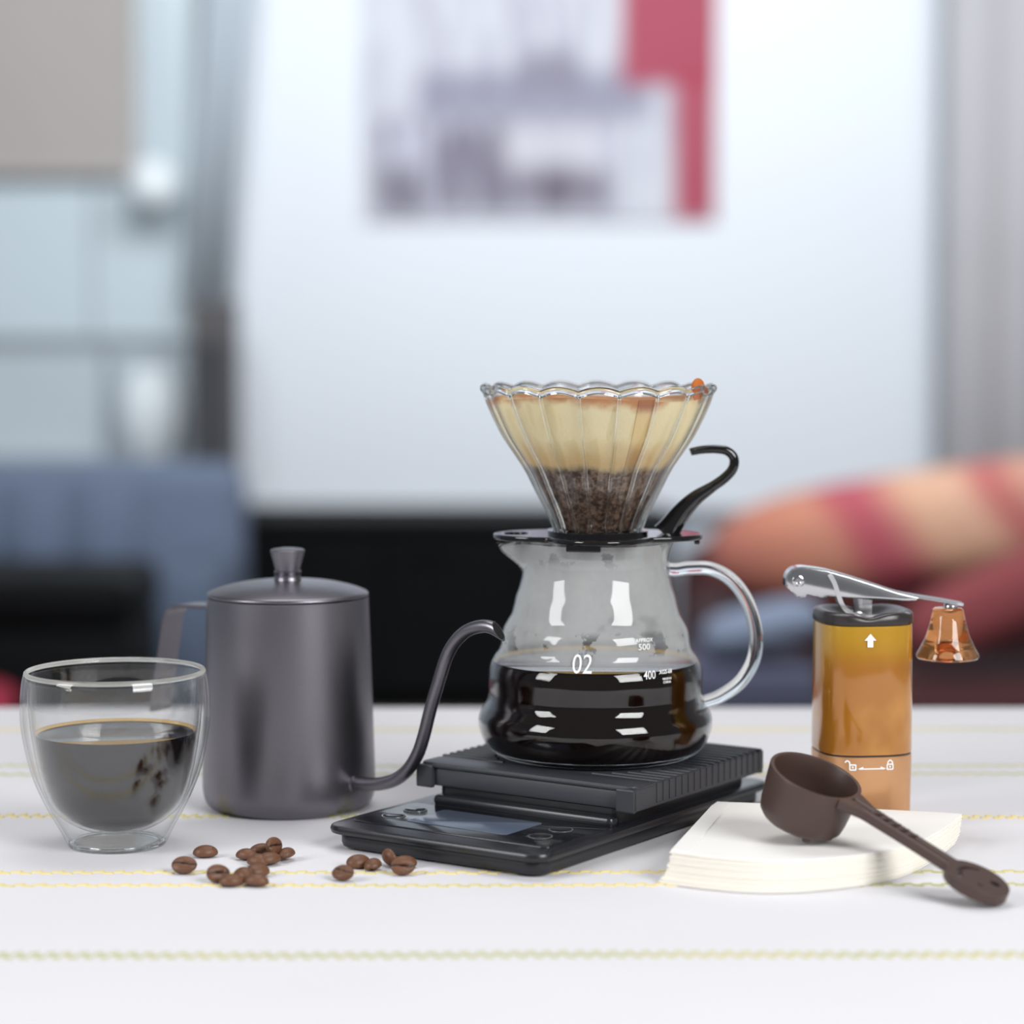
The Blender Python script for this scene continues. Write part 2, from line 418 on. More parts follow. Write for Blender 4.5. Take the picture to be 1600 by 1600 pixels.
def poster_mat():
    m, nt, out = newmat('poster_print'); co = objco(nt)
    s = N(nt, 'SeparateXYZ'); nt.links.new(co, s.inputs[0]); x, z = s.outputs[0], s.outputs[2]
    def rect(x0, x1, z0, z1, e):
        a = math_(nt, 'MULTIPLY', ramp(nt, x, x0 - e, x0 + e), math_(nt, 'SUBTRACT', 1.0, ramp(nt, x, x1 - e, x1 + e)))
        b = math_(nt, 'MULTIPLY', ramp(nt, z, z0 - e, z0 + e), math_(nt, 'SUBTRACT', 1.0, ramp(nt, z, z1 - e, z1 + e)))
        return math_(nt, 'MULTIPLY', a, b)
    mp = N(nt, 'Mapping'); mp.inputs['Scale'].default_value = (20, 1, 3); nt.links.new(co, mp.inputs[0])
    st = ramp(nt, noise(nt, 1.0, 2, 0.5, mp.outputs[0]), 0.40, 0.62)
    c = mixc(nt, st, lin((214, 217, 226)), lin((190, 190, 204)))
    G = lambda a, b_, c_, d, e, col, k: mixc(nt, math_(nt, 'MULTIPLY', rect(a, b_, c_, d, e), k), c, col)
    c = G(0.04, 0.68, 0.02, 0.27, 0.03, mixc(nt, st, lin((110, 102, 122)), lin((200, 200, 216))), 0.9)   # columns
    c = G(0.38, 0.64, 0.14, 0.26, 0.04, lin((214, 212, 222)), 0.85)
    c = G(0.15, 0.77, 0.27, 0.40, 0.03, lin((132, 128, 152)), 0.75)                                       # roof band
    c = G(0.42, 0.58, 0.36, 0.46, 0.04, lin((120, 112, 134)), 0.7)
    c = G(0.03, 0.16, 0.02, 0.15, 0.03, lin((98, 90, 106)), 0.7)
    c = G(0.40, 0.66, 0.04, 0.14, 0.03, lin((104, 92, 108)), 0.7)
    c = G(0.69, 0.96, 0.36, 1.3, 0.02, lin((172, 66, 90)), 1.0)                                           # red block and band
    c = G(0.83, 0.945, 0.0, 0.40, 0.025, lin((172, 50, 78)), 0.95)
    p = N(nt, 'BsdfPrincipled'); nt.links.new(c, p.inputs['Base Color']); p.inputs['Roughness'].default_value = 0.6
    nt.links.new(p.outputs[0], out.inputs[0]); return m
M['poster'] = poster_mat()
pxa, pzb = at(566, 346, WY - 0.07); pxb, pzt = at(1122, -330, WY - 0.07)
PW = pxb - pxa
pv = box(0, PW, -0.004, 0.0, 0, pzt - pzb)
solid('poster', pv, M['poster'], 'poster of a pale colonnaded building with a red band, on the white board', 'poster', (pxa, WY - 0.063, pzb), smooth=False)

# low black cabinet
M['black'] = pbr('black_lacquer', lin((6, 7, 9)), 0.6, var=0.1, nscale=3, spec=0.12)
xa, zt = at(372, 806, WY - 0.5); xb, _ = at(1048, 806, WY - 0.5)
cab = thing('media_cabinet', 'long low black cabinet under the white board', 'cabinet', ((xa + xb) / 2, WY - 0.29, 0))
cw = (xb - xa) / 2
part('carcass', box(-cw, cw, -0.23, 0.2, 0.05, zt - 0.03, bev=0.004), M['black'], cab, smooth=False)
part('top', box(-cw - 0.01, cw + 0.01, -0.26, 0.21, zt - 0.03, zt, bev=0.006), M['black'], cab, smooth=False)
for i in range(3):
    d0 = -cw + 0.01 + i * (2 * cw - 0.02) / 3
    d = part('door', box(d0 + 0.004, d0 + (2 * cw - 0.02) / 3 - 0.004, -0.25, -0.23, 0.06, zt - 0.04, bev=0.004), M['black'], cab, smooth=False)
    part('handle', box(d0 + 0.05, d0 + 0.17, -0.262, -0.25, zt - 0.10, zt - 0.09, bev=0.002), M['black'], d, smooth=False)
for sx in (-1, 1):
    for yy in (-0.2, 0.16):
        part('foot', box(sx * (cw - 0.06) - 0.02, sx * (cw - 0.06) + 0.02, yy - 0.02, yy + 0.02, 0, 0.05), M['black'], cab, smooth=False)

# dark upright post-like speaker at the edge of the board
M['speaker'] = pbr('dark_brown_grey_cabinet', lin((84, 82, 84)), 0.6, var=0.12, nscale=6)
M['mesh'] = pbr('speaker_cloth', lin((66, 66, 70)), 0.9, var=0.15, nscale=40)
xa, zt = at(293, 470, WY - 0.42); xb, _ = at(360, 470, WY - 0.42)
sp = thing('tower_speaker', 'narrow dark grey tower speaker beside the edge of the white board', 'speaker', ((xa + xb) / 2, WY - 0.30, 0))
sw = (xb - xa) / 2
part('cabinet', box(-sw, sw, -0.10, 0.09, 0.02, zt, bev=0.008), M['speaker'], sp, smooth=False)
part('grille', box(-sw + 0.008, sw - 0.008, -0.112, -0.10, 0.12, zt - 0.10, bev=0.004), M['mesh'], sp, smooth=False)
part('base', box(-sw - 0.01, sw + 0.01, -0.12, 0.11, 0, 0.02, bev=0.004), M['black'], sp, smooth=False)

# blue grey armchair at left
M['slate'] = pbr('slate_blue_upholstery', lin((98, 110, 132)), 0.85, var=0.08, nscale=8)
M['slate2'] = pbr('slate_upholstery_dark', lin((78, 90, 110)), 0.85, var=0.1, nscale=8)
AY = 5.3
xa, zt = at(-260, 738, AY); xb, _ = at(352, 738, AY); xm, zm = at(190, 905, AY)
arm = thing('armchair', 'slate blue upholstered armchair below the window', 'armchair', ((xa + xb) / 2, AY + 0.3, 0))
aw = (xb - xa) / 2
part('backrest', xform(prism(rrect(-aw, aw, 0, zt - 0.16, 0.06, 6), -0.16, 0.0, 0.05, 4), Matrix.Translation((0, 0.02, 0.16)) @ rot), M['slate'], arm)
part('seat', box(-aw + 0.14, aw - 0.14, -0.46, 0.02, 0.20, 0.40, r=0.04, bev=0.04), M['slate'], arm)
for sx in (-1, 1):
    part('armrest', box(*(sorted((sx * aw, sx * (aw - 0.15)))), -0.48, 0.10, 0.14, zt - 0.20, r=0.05, bev=0.05), M['slate2'], arm)
    for yy in (-0.42, 0.1):
        part('leg', lathe([(0, 0), (0.015, 0), (0.022, 0.15), (0, 0.15)], 16), M['black'], arm).location = (sx * (aw - 0.08), yy, 0)
for i in range(3):
    cx = -aw + 0.2 + (i + 0.5) * (2 * aw - 0.4) / 3
    part('back_panel', box(cx - 0.055, cx + 0.055, -0.175, -0.135, 0.42, zt - 0.04, r=0.005, bev=0.004), M['slate'], arm)
xa2, zt2 = at(-230, 906, 4.55); xb2, _ = at(196, 906, 4.55)
ot = thing('footstool', 'black padded block footstool in front of the slate armchair', 'stool', ((xa2 + xb2) / 2, 4.78, 0))
ow = (xb2 - xa2) / 2
part('body', box(-ow, ow, -0.22, 0.22, 0.03, zt2 - 0.10, r=0.02, bev=0.01), M['black'], ot)
part('cushion', box(-ow - 0.004, ow + 0.004, -0.225, 0.225, zt2 - 0.10, zt2, r=0.04, bev=0.03), M['black'], ot)
for sx in (-1, 1):
    for yy in (-0.17, 0.17): part('foot', box(sx * (ow - 0.06) - 0.02, sx * (ow - 0.06) + 0.02, yy - 0.02, yy + 0.02, 0, 0.03), M['black'], ot, smooth=False)
M['crimson'] = pbr('crimson_fabric', lin((138, 16, 46)), 0.9, var=0.1, nscale=9)
def pillow(sx, sy, sz, n=28, k=0.55):
    rings = []
    for i in range(n + 1):
        t = -1 + 2 * i / n; rr = []
        for j in range(40):
            a = 2 * PI * j / 40
            c, s = math.cos(a), math.sin(a)
            y = abs(c) ** k * (1 if c >= 0 else -1); z = abs(s) ** 0.9 * (1 if s >= 0 else -1)
            e = max(1e-3, (1 - abs(t) ** 4)) ** 0.5
            rr.append((sx * t, sy * y * (0.55 + 0.45 * e) * (1 if abs(t) < 1 else 0.9), sz * z * e + 1e-4 * s))
        rings.append(rr)
    return loft(rings)
cx, cz = at(-118, 1080, 4.2)
pou = thing('pouf', 'slate drum pouf in front of the black footstool', 'pouf', (cx, 4.2, 0))
part('drum', lathe([(0, 0), (0.15, 0), (0.165, 0.02), (0.17, 0.14), (0.165, 0.255), (0.15, 0.275), (0, 0.28)], 48), M['slate2'], pou)
part('piping', lathe([(0.160, 0.262), (0.164, 0.266), (0.160, 0.270), (0.156, 0.266), (0.160, 0.262)], 48), M['slate'], pou)
solid('round_cushion', pillow(0.15, 0.15, 0.040), M['crimson'], 'crimson cushion lying on the slate drum pouf', 'cushion', (cx, 4.2, 0.324))

# maroon sofa with cushions at right
M['maroon'] = pbr('maroon_upholstery', lin((58, 13, 18)), 0.75, var=0.22, nscale=5)
M['plum'] = pbr('plum_upholstery', lin((66, 20, 42)), 0.8, var=0.2, nscale=5)
M['rose'] = pbr('dusty_rose_fabric', lin((126, 58, 62)), 0.9, var=0.12, nscale=6)
M['bench'] = pbr('dark_slate_fabric', lin((70, 72, 92)), 0.9, var=0.08, nscale=6)
M['bluegrey'] = pbr('blue_grey_fabric', lin((112, 122, 142)), 0.9, var=0.08, nscale=6)
def patch_mat():
    m, nt, out = newmat('striped_patchwork_fabric'); co = objco(nt)
    s = N(nt, 'SeparateXYZ'); nt.links.new(co, s.inputs[0])
    x = math_(nt, 'MULTIPLY_ADD', noise(nt, 4, 2, 0.5, co), 0.10, math_(nt, 'MULTIPLY_ADD', s.outputs[2], 0.5, s.outputs[0]))
    cr_ = N(nt, 'ValToRGB'); e = cr_.color_ramp.elements
    stops = [(0.0, (150, 84, 78)), (0.18, (196, 128, 104)), (0.30, (206, 142, 116)), (0.38, (184, 84, 98)), (0.45, (188, 92, 104)),
             (0.55, (226, 182, 150)), (0.66, (228, 184, 156)), (0.74, (190, 100, 102)), (0.84, (214, 164, 140)), (1.0, (200, 140, 122))]
    while len(e) > 1: e.remove(e[-1])
    e[0].position = 0; e[0].color = (*lin(stops[0][1]), 1)
    for p_, c in stops[1:]:
        k = e.new(p_); k.color = (*lin(c), 1)
    nt.links.new(math_(nt, 'MULTIPLY_ADD', x, 1.15, 0.47), cr_.inputs[0])
    p = N(nt, 'BsdfPrincipled'); nt.links.new(mixc(nt, 0.30, cr_.outputs[0], lin((96, 44, 40))), p.inputs['Base Color']); p.inputs['Roughness'].default_value = 0.9
    nt.links.new(p.outputs[0], out.inputs[0]); return m
M['patch'] = patch_mat()
SY = 5.0
xs0, zs = at(1082, 868, SY); xs1, _ = at(1900, 868, SY)
sofa = thing('sofa', 'maroon sofa with rounded arms at the right of the room', 'sofa', ((xs0 + xs1) / 2, SY + 0.2, 0))
hs = (xs1 - xs0) / 2
part('backrest', xform(prism(rrect(-hs, hs, 0, zs - 0.10, 0.10, 6), -0.20, 0, 0.06, 4), Matrix.Translation((0, 0.1, 0.10)) @ rot), M['maroon'], sofa)
part('seat', box(-hs + 0.16, hs - 0.16, -0.62, 0.0, 0.12, 0.30, r=0.05, bev=0.05), M['maroon'], sofa)
part('base', box(-hs + 0.02, hs - 0.02, -0.60, 0.26, 0.05, 0.14, r=0.03, bev=0.01), M['plum'], sofa)
for sx in (-1, 1):
    part('armrest', box(*(sorted((sx * hs, sx * (hs - 0.17)))), -0.62, 0.12, 0.10, 0.42, r=0.06, bev=0.06), M['maroon'], sofa)
    for yy in (-0.54, 0.2): part('foot', box(sx * (hs - 0.08) - 0.025, sx * (hs - 0.08) + 0.025, yy - 0.025, yy + 0.025, 0, 0.05), M['black'], sofa, smooth=False)
bx_, bz_ = at(1440, 828, SY - 0.12)
o = solid('bolster_cushion', pillow(0.44, 0.13, 0.115), M['patch'], 'large beige and rose striped bolster cushion on top of the maroon sofa', 'cushion', (bx_, SY - 0.10, bz_))
o.rotation_euler = (0, math.radians(-9), 0)
xa, zt = at(985, 1046, 4.0); xb, _ = at(1292, 1046, 4.0)
bn = thing('bench', 'low slate fabric bench in front of the maroon sofa', 'bench', ((xa + xb) / 2, 4.15, 0))
nw = (xb - xa) / 2
part('seat', box(-nw, nw, -0.15, 0.15, zt - 0.12, zt, r=0.03, bev=0.03), M['bench'], bn)
part('skirt', box(-nw + 0.01, nw - 0.01, -0.14, 0.14, 0.06, zt - 0.12, r=0.02, bev=0.005), M['bench'], bn)
for sx in (-1, 1):
    for sy in (-1, 1): part('foot', box(sx * (nw - 0.04) - 0.02, sx * (nw - 0.04) + 0.02, sy * 0.1 - 0.02, sy * 0.1 + 0.02, 0, 0.06), M['black'], bn, smooth=False)
bx_, _ = at(1190, 975, 4.12)
o = solid('throw_cushion', pillow(0.105, 0.09, 0.036), M['bluegrey'], 'pale blue grey cushion lying on the slate bench', 'cushion', (bx_, 4.12, zt + 0.056))
o.rotation_euler = (0, math.radians(-13), 0)
bx_, bz_ = at(1570, 940, SY - 0.35)
o = solid('throw_cushion', pillow(0.20, 0.07, 0.07), M['rose'], 'dusty rose cushion lying on the maroon sofa seat', 'cushion', (bx_, SY - 0.30, bz_))
o.rotation_euler = (0, math.radians(-24), 0)
M['greycurtain'] = pbr('grey_brown_curtain', lin((188, 186, 190)), 0.9, var=0.06, nscale=4)
curtain('long_curtain', 1466, 1800, -500, 1130, WY - 0.25, M['greycurtain'], 'grey brown long curtain at the right end of the white board', 4, 0.012)

# ================================================================ table and cloth
TX, TY0, TY1 = 0.80, 0.30, 1.5264
M['wood'] = pbr('oak_table', lin((150, 116, 84)), 0.5, var=0.2, nscale=10)
tb = thing('table', 'wooden table hidden under the white cloth', 'table', (0, (TY0 + TY1) / 2, 0))
hy = (TY1 - TY0) / 2
CT = 0.0015
part('tabletop', box(-TX + 0.003, TX - 0.003, -hy + 0.003, hy - 0.003, T - 0.035, T - CT, bev=0.003), M['wood'], tb, smooth=False)
for sx in (-1, 1):
    for sy in (-1, 1):
        part('leg', box(sx * (TX - 0.07) - 0.03, sx * (TX - 0.07) + 0.03, sy * (hy - 0.07) - 0.03, sy * (hy - 0.07) + 0.03, 0, T - 0.035, bev=0.003), M['wood'], tb, smooth=False)
def cloth():
    # one sheet: flat top, rounded edge, hanging skirts with soft folds
    R = 0.006; drop = 0.22; xs, rows = [], []
    def perim(off, z, fold):
        out = []; n = 60
        x0, x1, y0, y1 = -TX - off, TX + off, TY0 - off, TY1 + off
        for i in range(n): out.append((x0 + (x1 - x0) * i / n, y0, 0, -1))
        for i in range(n): out.append((x1, y0 + (y1 - y0) * i / n, 1, 0))
        for i in range(n): out.append((x1 - (x1 - x0) * i / n, y1, 0, 1))
        for i in range(n): out.append((x0, y1 - (y1 - y0) * i / n, -1, 0))
        return [(x + nx * fold * (1 + math.sin(i * 0.9)), y + ny * fold * (1 + math.sin(i * 0.9)), z) for i, (x, y, nx, ny) in enumerate(out)]
    rings = [perim(-0.02, T, 0), perim(-R, T, 0), perim(-R * 0.35, T - R * 0.25, 0), perim(0, T - R, 0), perim(0.002, T - 0.08, 0.003), perim(0.004, T - drop, 0.010)]
    V, Fs = loft(rings, True, True, False)
    return V, Fs
cv = cloth()
cl = mesh_obj('tablecloth', cv[0], cv[1], M['cloth'], None)
md = cl.modifiers.new('thickness', 'SOLIDIFY'); md.thickness = 0.0012; md.offset = -1
tag(cl, 'white woven tablecloth with wavy yellow green stitched stripes', 'tablecloth')
def stripe(y, period, amp, wid):
    V, Fs = [], []; x = -0.79; k = 0; ph = random.uniform(0, 6)
    while x < 0.78:
        L = period / 2 * random.uniform(0.9, 1.1)
        yc = y + (amp if k % 2 else -amp) + 0.0012 * math.sin(x * 9 + ph) + 0.0005 * math.sin(x * 31 + ph)
        x0, x1 = x - L * 0.12, x + L * 1.12
        hw_ = wid / 2; h = 0.0005; o = len(V); sl = 0.0006 * (1 if k % 2 else -1)
        for (px, py, pz) in ((x0, yc - hw_ - sl, T), (x1, yc - hw_ + sl, T), (x1, yc + hw_ + sl, T), (x0, yc + hw_ - sl, T)):
            V.append((px, py, pz))
        for (px, py) in ((x0 + L * .2, yc - hw_ * .5 - sl), (x1 - L * .2, yc - hw_ * .5 + sl), (x1 - L * .2, yc + hw_ * .5 + sl), (x0 + L * .2, yc + hw_ * .5 - sl)):
            V.append((px, py, T + h))
        for q in ((0, 1, 5, 4), (1, 2, 6, 5), (2, 3, 7, 6), (3, 0, 4, 7), (4, 5, 6, 7)): Fs.append(tuple(i + o for i in q))
        x += L; k += 1
    s = part('stitched_stripe', (V, Fs), M['thread'], cl, smooth=False)
    s['kind'] = 'stuff'
for y in (0.399, 0.658, 0.9165, 1.1797, 1.4363): stripe(y, 0.0064, 0.0023, 0.0048)
for y in (0.516, 0.540, 0.775, 0.799, 1.0336, 1.0582, 1.2919, 1.3165): stripe(y, 0.0090, 0.0013, 0.0030)

# ================================================================ double walled glass of coffee
GX, GY = -0.1837, 1.1164
g = thing('double_walled_glass', 'clear double walled glass half filled with black coffee', 'glass', (GX, GY, T))
outer = mm(cr([(0, 1.2), (17, 1.2), (20.5, 0.0), (22.6, 0.6), (23.9, 3), (26.7, 8.6), (33.2, 20.5), (39.2, 35.3), (43.0, 53), (43.7, 65), (43.0, 75), (42.0, 80), (41.2, 81.6), (40.2, 81.8), (39.5, 80.6), (39.2, 77)], 5))
inner_d = [(39.0, 70), (38.4, 61), (37.4, 52), (34.4, 35), (29.6, 21), (24.0, 14.6), (17.8, 10.6), (9, 7.6), (0, 6.8)]
inner = mm(cr([(39.2, 77)] + inner_d, 5))
part('body', lathe(outer[:-1] + inner, 96), M['cup_glass'], g)
cav_o = [(0, 2.4), (16, 2.4), (20, 2.6), (22.6, 4.4), (25.4, 9), (31.9, 21), (37.9, 35.7), (41.7, 53), (42.4, 65), (41.7, 75), (41.0, 78.6)]
cav_i = [(40.5, 78.6), (40.3, 70), (39.6, 61), (38.6, 52), (35.6, 35), (30.8, 20.2), (25, 13.6), (18.4, 9.4), (9.3, 6.4), (0, 5.6)]
part('inner_cavity', lathe(mm(cr(cav_o, 5) + cr(cav_i, 5)), 96), M['cup_glass'], g)
rim = [(40.6 + 1.15 * math.cos(a), 81.0 + 1.15 * math.sin(a)) for a in [2 * PI * k / 12 for k in range(12)]]
V, Fs = lathe(mm(rim + rim[:1]), 96)
part('rim', (V, Fs), M['pale_glass'], g)
part('foot_ring', lathe(mm([(20.2, 0.3), (21.4, 0.2), (22.4, 0.9), (22.2, 1.8), (21.0, 2.2), (20.0, 1.6), (19.8, 0.8), (20.2, 0.3)]), 96), M['solid_glass'], g)
gc = thing('coffee', 'black coffee inside the double walled glass', 'coffee', (GX, GY, T))
cp = [(0, 7.1), (8.9, 7.9), (17.5, 10.9), (23.6, 14.9), (29.2, 21.3), (34.0, 35.2), (37.0, 52.0)]
part('liquid', lathe(mm(cr(cp, 6) + [(37.1, 53.2), (36.7, 52.7), (36.0, 51.9), (35.0, 51.6), (0, 51.6)]), 96), M['coffee'], gc)
part('meniscus', lathe(mm([(37.02, 53.15), (36.62, 52.75), (36.2, 52.2), (35.95, 51.97)]), 96), M['coffee_edge'], gc, 'thin edge of the coffee, painted amber as light shining through')

# ================================================================ kettle
KX, KY = -0.1120, 1.2083
k = thing('gooseneck_kettle', 'charcoal grey gooseneck kettle with slim spout and lid', 'kettle', (KX, KY, T))
kb = [(0, 0.8), (33, 0.8), (36, 0), (38.5, 0.5), (40.8, 2.2), (42.3, 5), (43.1, 9), (43.2, 14), (43.0, 24), (42.2, 50), (41.2, 80), (40.3, 103.5), (40.2, 105.2), (39.7, 105.6), (38.9, 105.6), (38.6, 104.8), (38.6, 100), (0, 100)]
part('body', lathe(mm(kb[:1] + cr(kb[1:-2], 4) + kb[-2:]), 128), M['kettle'], k)
ld = [(0, 105.9), (38, 105.9), (39.6, 106.0), (40.15, 106.4), (40.2, 107.0), (39.9, 107.6), (38.6, 108.4), (33, 110.4), (25, 112.3), (16, 113.5), (8, 114.0), (0, 114.1)]
lid = part('lid', lathe(mm(ld[:2] + cr(ld[2:], 4)), 128), M['kettle'], k)
kn = [(0, 113), (7.2, 113), (6.9, 114.2), (6.5, 115.2), (6.5, 117.3), (6.75, 117.6), (6.75, 118.4), (6.2, 118.8), (6.2, 119.3), (8.55, 128.3), (8.5, 128.9), (7.6, 129.4), (4, 129.9), (0, 130.1)]
part('knob', lathe(mm(kn), 64), M['kettle'], lid)
ha = math.radians(150)
hp = cr([(39.6, 98.2), (52, 98.0), (63.5, 97.6), (69.5, 95.4), (72.3, 90), (73.6, 83), (76.5, 68), (80, 50), (81.2, 42)], 6)
Rz = Matrix.Rotation(ha, 4, 'Z')
def strap(pts, width, th, rzm):
    rings = []
    for i, (r, z) in enumerate(pts):
        a, b = pts[max(0, i - 1)], pts[min(len(pts) - 1, i + 1)]
        t = Vector((b[0] - a[0], 0, b[1] - a[1])).normalized(); n = Vector((-t.z, 0, t.x))
        c = Vector((r, 0, z)); h = th / 2; w2 = width / 2; e = h * 0.8
        sec = [(w2 - e, h), (w2, h - e), (w2, -h + e), (w2 - e, -h), (-w2 + e, -h), (-w2, -h + e), (-w2, h - e), (-w2 + e, h)]
        rings.append([rzm @ ((c + n * q + Vector((0, s, 0))) / 1000) for s, q in sec])
    return loft(rings)
part('handle', strap(hp, 17, 1.6, Rz), M['kettle'], k)
sa = math.radians(-37)
spx = [(40.5, 15.6), (45.8, 16.2), (58.1, 17.4), (68.7, 20.6), (76.8, 26.2), (83.2, 34.6), (87.2, 44.1), (91.2, 56.9), (95.9, 69.7), (101.4, 83.7), (106.9, 91.6), (113.8, 97.0), (121.5, 99.6), (127.5, 99.8), (132.4, 98.2)]
spp = cr(spx, 5); n_ = len(spp)
path = [Matrix.Rotation(sa, 4, 'Z') @ Vector((r / 1000, 0, z / 1000)) for r, z in spp]
rad = [0.00335 - 0.0003 * min(1, i / (n_ * 0.6)) for i in range(n_)]
stv = tube(path, rad, 20, up=(0, 0, 1), endshear=1.6)
sp_ = part('spout', stv, M['kettle'], k)
endr = [Vector(p) for p in stv[0][-20:]]; cen = sum(endr, Vector()) / 20
nrm_e = (endr[0] - cen).cross(endr[5] - cen).normalized()
if nrm_e.dot(path[-1] - path[-3]) < 0: nrm_e = -nrm_e
mouth = [[cen + (p - cen) * f_ + nrm_e * d_ for p in endr] for f_, d_ in ((0.84, -0.0004), (0.82, 0.00012), (0.3, 0.00012))]
part('spout_mouth_disc', loft(mouth), M['spout_shade'], sp_, 'dark disc painted as the shaded opening of the spout')
col_ = [Matrix.Rotation(sa, 4, 'Z') @ Vector((r / 1000, 0, 0.01555)) for r in (42.2, 43.0, 43.9)]
part('spout_collar', tube(col_, [0.0041, 0.0042, 0.0036], 20, up=(0, 0, 1)), M['kettle'], sp_)

# ================================================================ scale with silicone mat
PZ = 0.0308
SA = math.radians(56)
SCX, SCY = 0.0393, 1.180
sc = thing('coffee_scale', 'black digital coffee scale with glossy display panel under the carafe', 'scale', (SCX, SCY, T), SA)
# local x runs along the long side (away), local y across (to the left)
bx0, bx1, by0, by1 = -0.133, 0.080, -0.058, 0.0635
part('base', box(bx0 + 0.004, bx1 - 0.004, by0 + 0.004, by1 - 0.004, 0.0008, 0.0085, r=0.009, bev=0.0025, n=8), M['scale'], sc)
part('rim', box(bx0, bx1, by0, by1, 0.0075, 0.0118, r=0.010, bev=0.0019, n=8), M['scale_lip'], sc)
for fx in (bx0 + 0.02, bx1 - 0.02):
    for fy in (by0 + 0.02, by1 - 0.02):
        f_ = part('foot', lathe(mm([(0, 0), (5, 0), (5, 1.2), (0, 1.2)]), 24), M['mat'], sc); f_.location = (fx, fy, 0)
part('pedestal', box(-0.056, 0.064, by0 + 0.007, by1 - 0.010, 0.0110, 0.0200, r=0.006, bev=0.0015), M['scale'], sc)
part('bridge_bar', box(-0.066, -0.0585, by0 + 0.006, by1 - 0.014, 0.0112, 0.0160, r=0.003, bev=0.0018), M['scale_lip'], sc)
pn = part('display_panel', box(-0.1195, -0.0695, by0 + 0.006, by1 - 0.006, 0.0114, 0.0123, r=0.004, bev=0.0004), M['panel'], sc, 'glossy black display panel')
part('lcd_screen', box(-0.108, -0.077, -0.022, 0.034, 0.0122, 0.0126, r=0.002, bev=0.0001), M['lcd'], pn, 'grey blue display window')
for (px, py) in ((-0.101, 0.046), (-0.084, 0.046), (-0.101, -0.036), (-0.084, -0.036)):
    bt = part('button', lathe(mm([(0, 0), (5.0, 0), (5.0, 0.45), (4.3, 0.7), (0, 0.55)]), 32), M['panel'], pn); bt.location = (px, py, 0.0122)
    br = part('button_ring', lathe(mm([(5.0, 0), (5.7, 0), (5.7, 0.3), (5.0, 0.3), (5.0, 0)]), 32), M['button_ring'], pn); br.location = (px, py, 0.0122)
part('platform', box(-0.0595, 0.0595, -0.0585, 0.0585, 0.0192, 0.0283, r=0.006, bev=0.0014), M['platform'], sc)
mt = thing('scale_mat', 'black ribbed silicone mat covering the weighing platform of the scale', 'mat', (SCX, SCY, T), SA)
mz = 0.0292
part('pad', box(-0.061, 0.061, -0.061, 0.061, 0.0283, mz + 0.0008, r=0.006, bev=0.0004), M['mat'], mt)
for sy in (-1, 1):
    ys = sorted((sy * 0.0612, sy * 0.0588))
    part('side_skirt', box(-0.061, 0.061, ys[0], ys[1], 0.0190, mz, bev=0.0006), M['mat'], mt, smooth=False)
    yc = sorted((sy * 0.0612, sy * 0.0520))
    for sx in (-1, 1):
        xs_ = sorted((sx * 0.0622, sx * 0.0597))
        part('corner_tab', box(xs_[0], xs_[1], yc[0], yc[1], 0.0185, mz + 0.0003, bev=0.0008), M['mat'], mt, smooth=False)
fl = part('flat_field', lathe(mm([(0, 0), (47.5, 0), (47.5, 0.9), (46.8, 1.3), (0, 1.3)]), 96), M['mat'], mt); fl.location = (0, 0, mz - 0.0001)
part('front_border', box(-0.0605, -0.0425, -0.0605, 0.0605, mz - 0.0002, mz + 0.0014, r=0.004, bev=0.0006), M['mat'], mt)
NR = 18
for i in range(NR):
    x = -0.0395 + i * 0.0995 / (NR - 1)
    h = 0.0466
    inner_y = math.sqrt(h * h - x * x) if abs(x) < h else 0.0
    segs = [(inner_y + 0.0005, 0.0612), (-0.0612, -inner_y - 0.0005)] if inner_y > 0.004 else [(-0.0612, 0.0612)]
    for (y0, y1) in segs:
        if y1 - y0 < 0.002: continue
        part('ridge', box(x - 0.0012, x + 0.0012, y0, y1, mz + 0.0002, mz + 0.0017, bev=0.0007), M['mat'], mt, smooth=False)
    for sy in (-1, 1):
        ys = sorted((sy * 0.0608, sy * 0.0615))
        part('side_rib', box(x - 0.0020, x + 0.0020, ys[0], ys[1], 0.0205, mz + 0.0006, bev=0.0003), M['mat'], mt, smooth=False)

# ================================================================ carafe
CX, CY = 0.0409, 1.184
CZ = T + mz + 0.0014
ca = thing('glass_carafe', 'clear glass coffee carafe with looped glass handle, steamed up inside, on the scale', 'carafe', (CX, CY, CZ))
cprof = [(0, 0.9), (34, 0.9), (40, 0.2), (45, 0.2), (49, 1.2), (52.2, 3.6), (54.8, 7.2), (56.8, 12.3), (57.4, 16.6), (56.6, 20.4), (54.6, 24.0), (53.0, 27), (52.3, 30.5), (52.4, 35), (52.3, 40.5), (51.3, 45), (49.4, 48.6), (47.6, 51.2),
         (46.7, 54), (46.2, 58), (45.2, 62), (43.2, 65.6), (41.4, 69), (40.3, 73), (39.2, 77.5), (37.6, 82), (36.4, 87), (35.6, 92), (35.8, 97), (37.0, 101.5), (38.2, 105.0)]
cro = cr(cprof[4:], 5)
def rad_at(z):
    for a, b in zip(cro, cro[1:]):
        if a[1] <= z <= b[1]: return a[0] + (b[0] - a[0]) * (z - a[1]) / max(1e-9, b[1] - a[1])
    return cro[-1][0]
def spoutfn(p, a):
    z = p[2]; t = max(0, min(1, (z - 0.088) / 0.017)); t = t * t * (3 - 2 * t)
    d = (a - PI)
    wg = math.exp(-(d / 0.24) ** 2) * t
    s = 1 + 0.24 * wg
    return (p[0] * s, p[1] * s, z - 0.003 * wg)
outerp = cprof[:4] + cro
wall = 0.9
innerp = [(max(0, r - wall), z) for r, z in reversed(cro) if z > 2.6] + [(43, 2.6), (0, 2.6)]
rimp = [(38.3, 105.7), (37.9, 106.1), (37.2, 106.1), (36.7, 105.7)]
allp = mm(outerp + rimp + innerp)
V, Fs = lathe(allp, 128, spoutfn)
me_in = len(outerp) + len(rimp)
fm = []
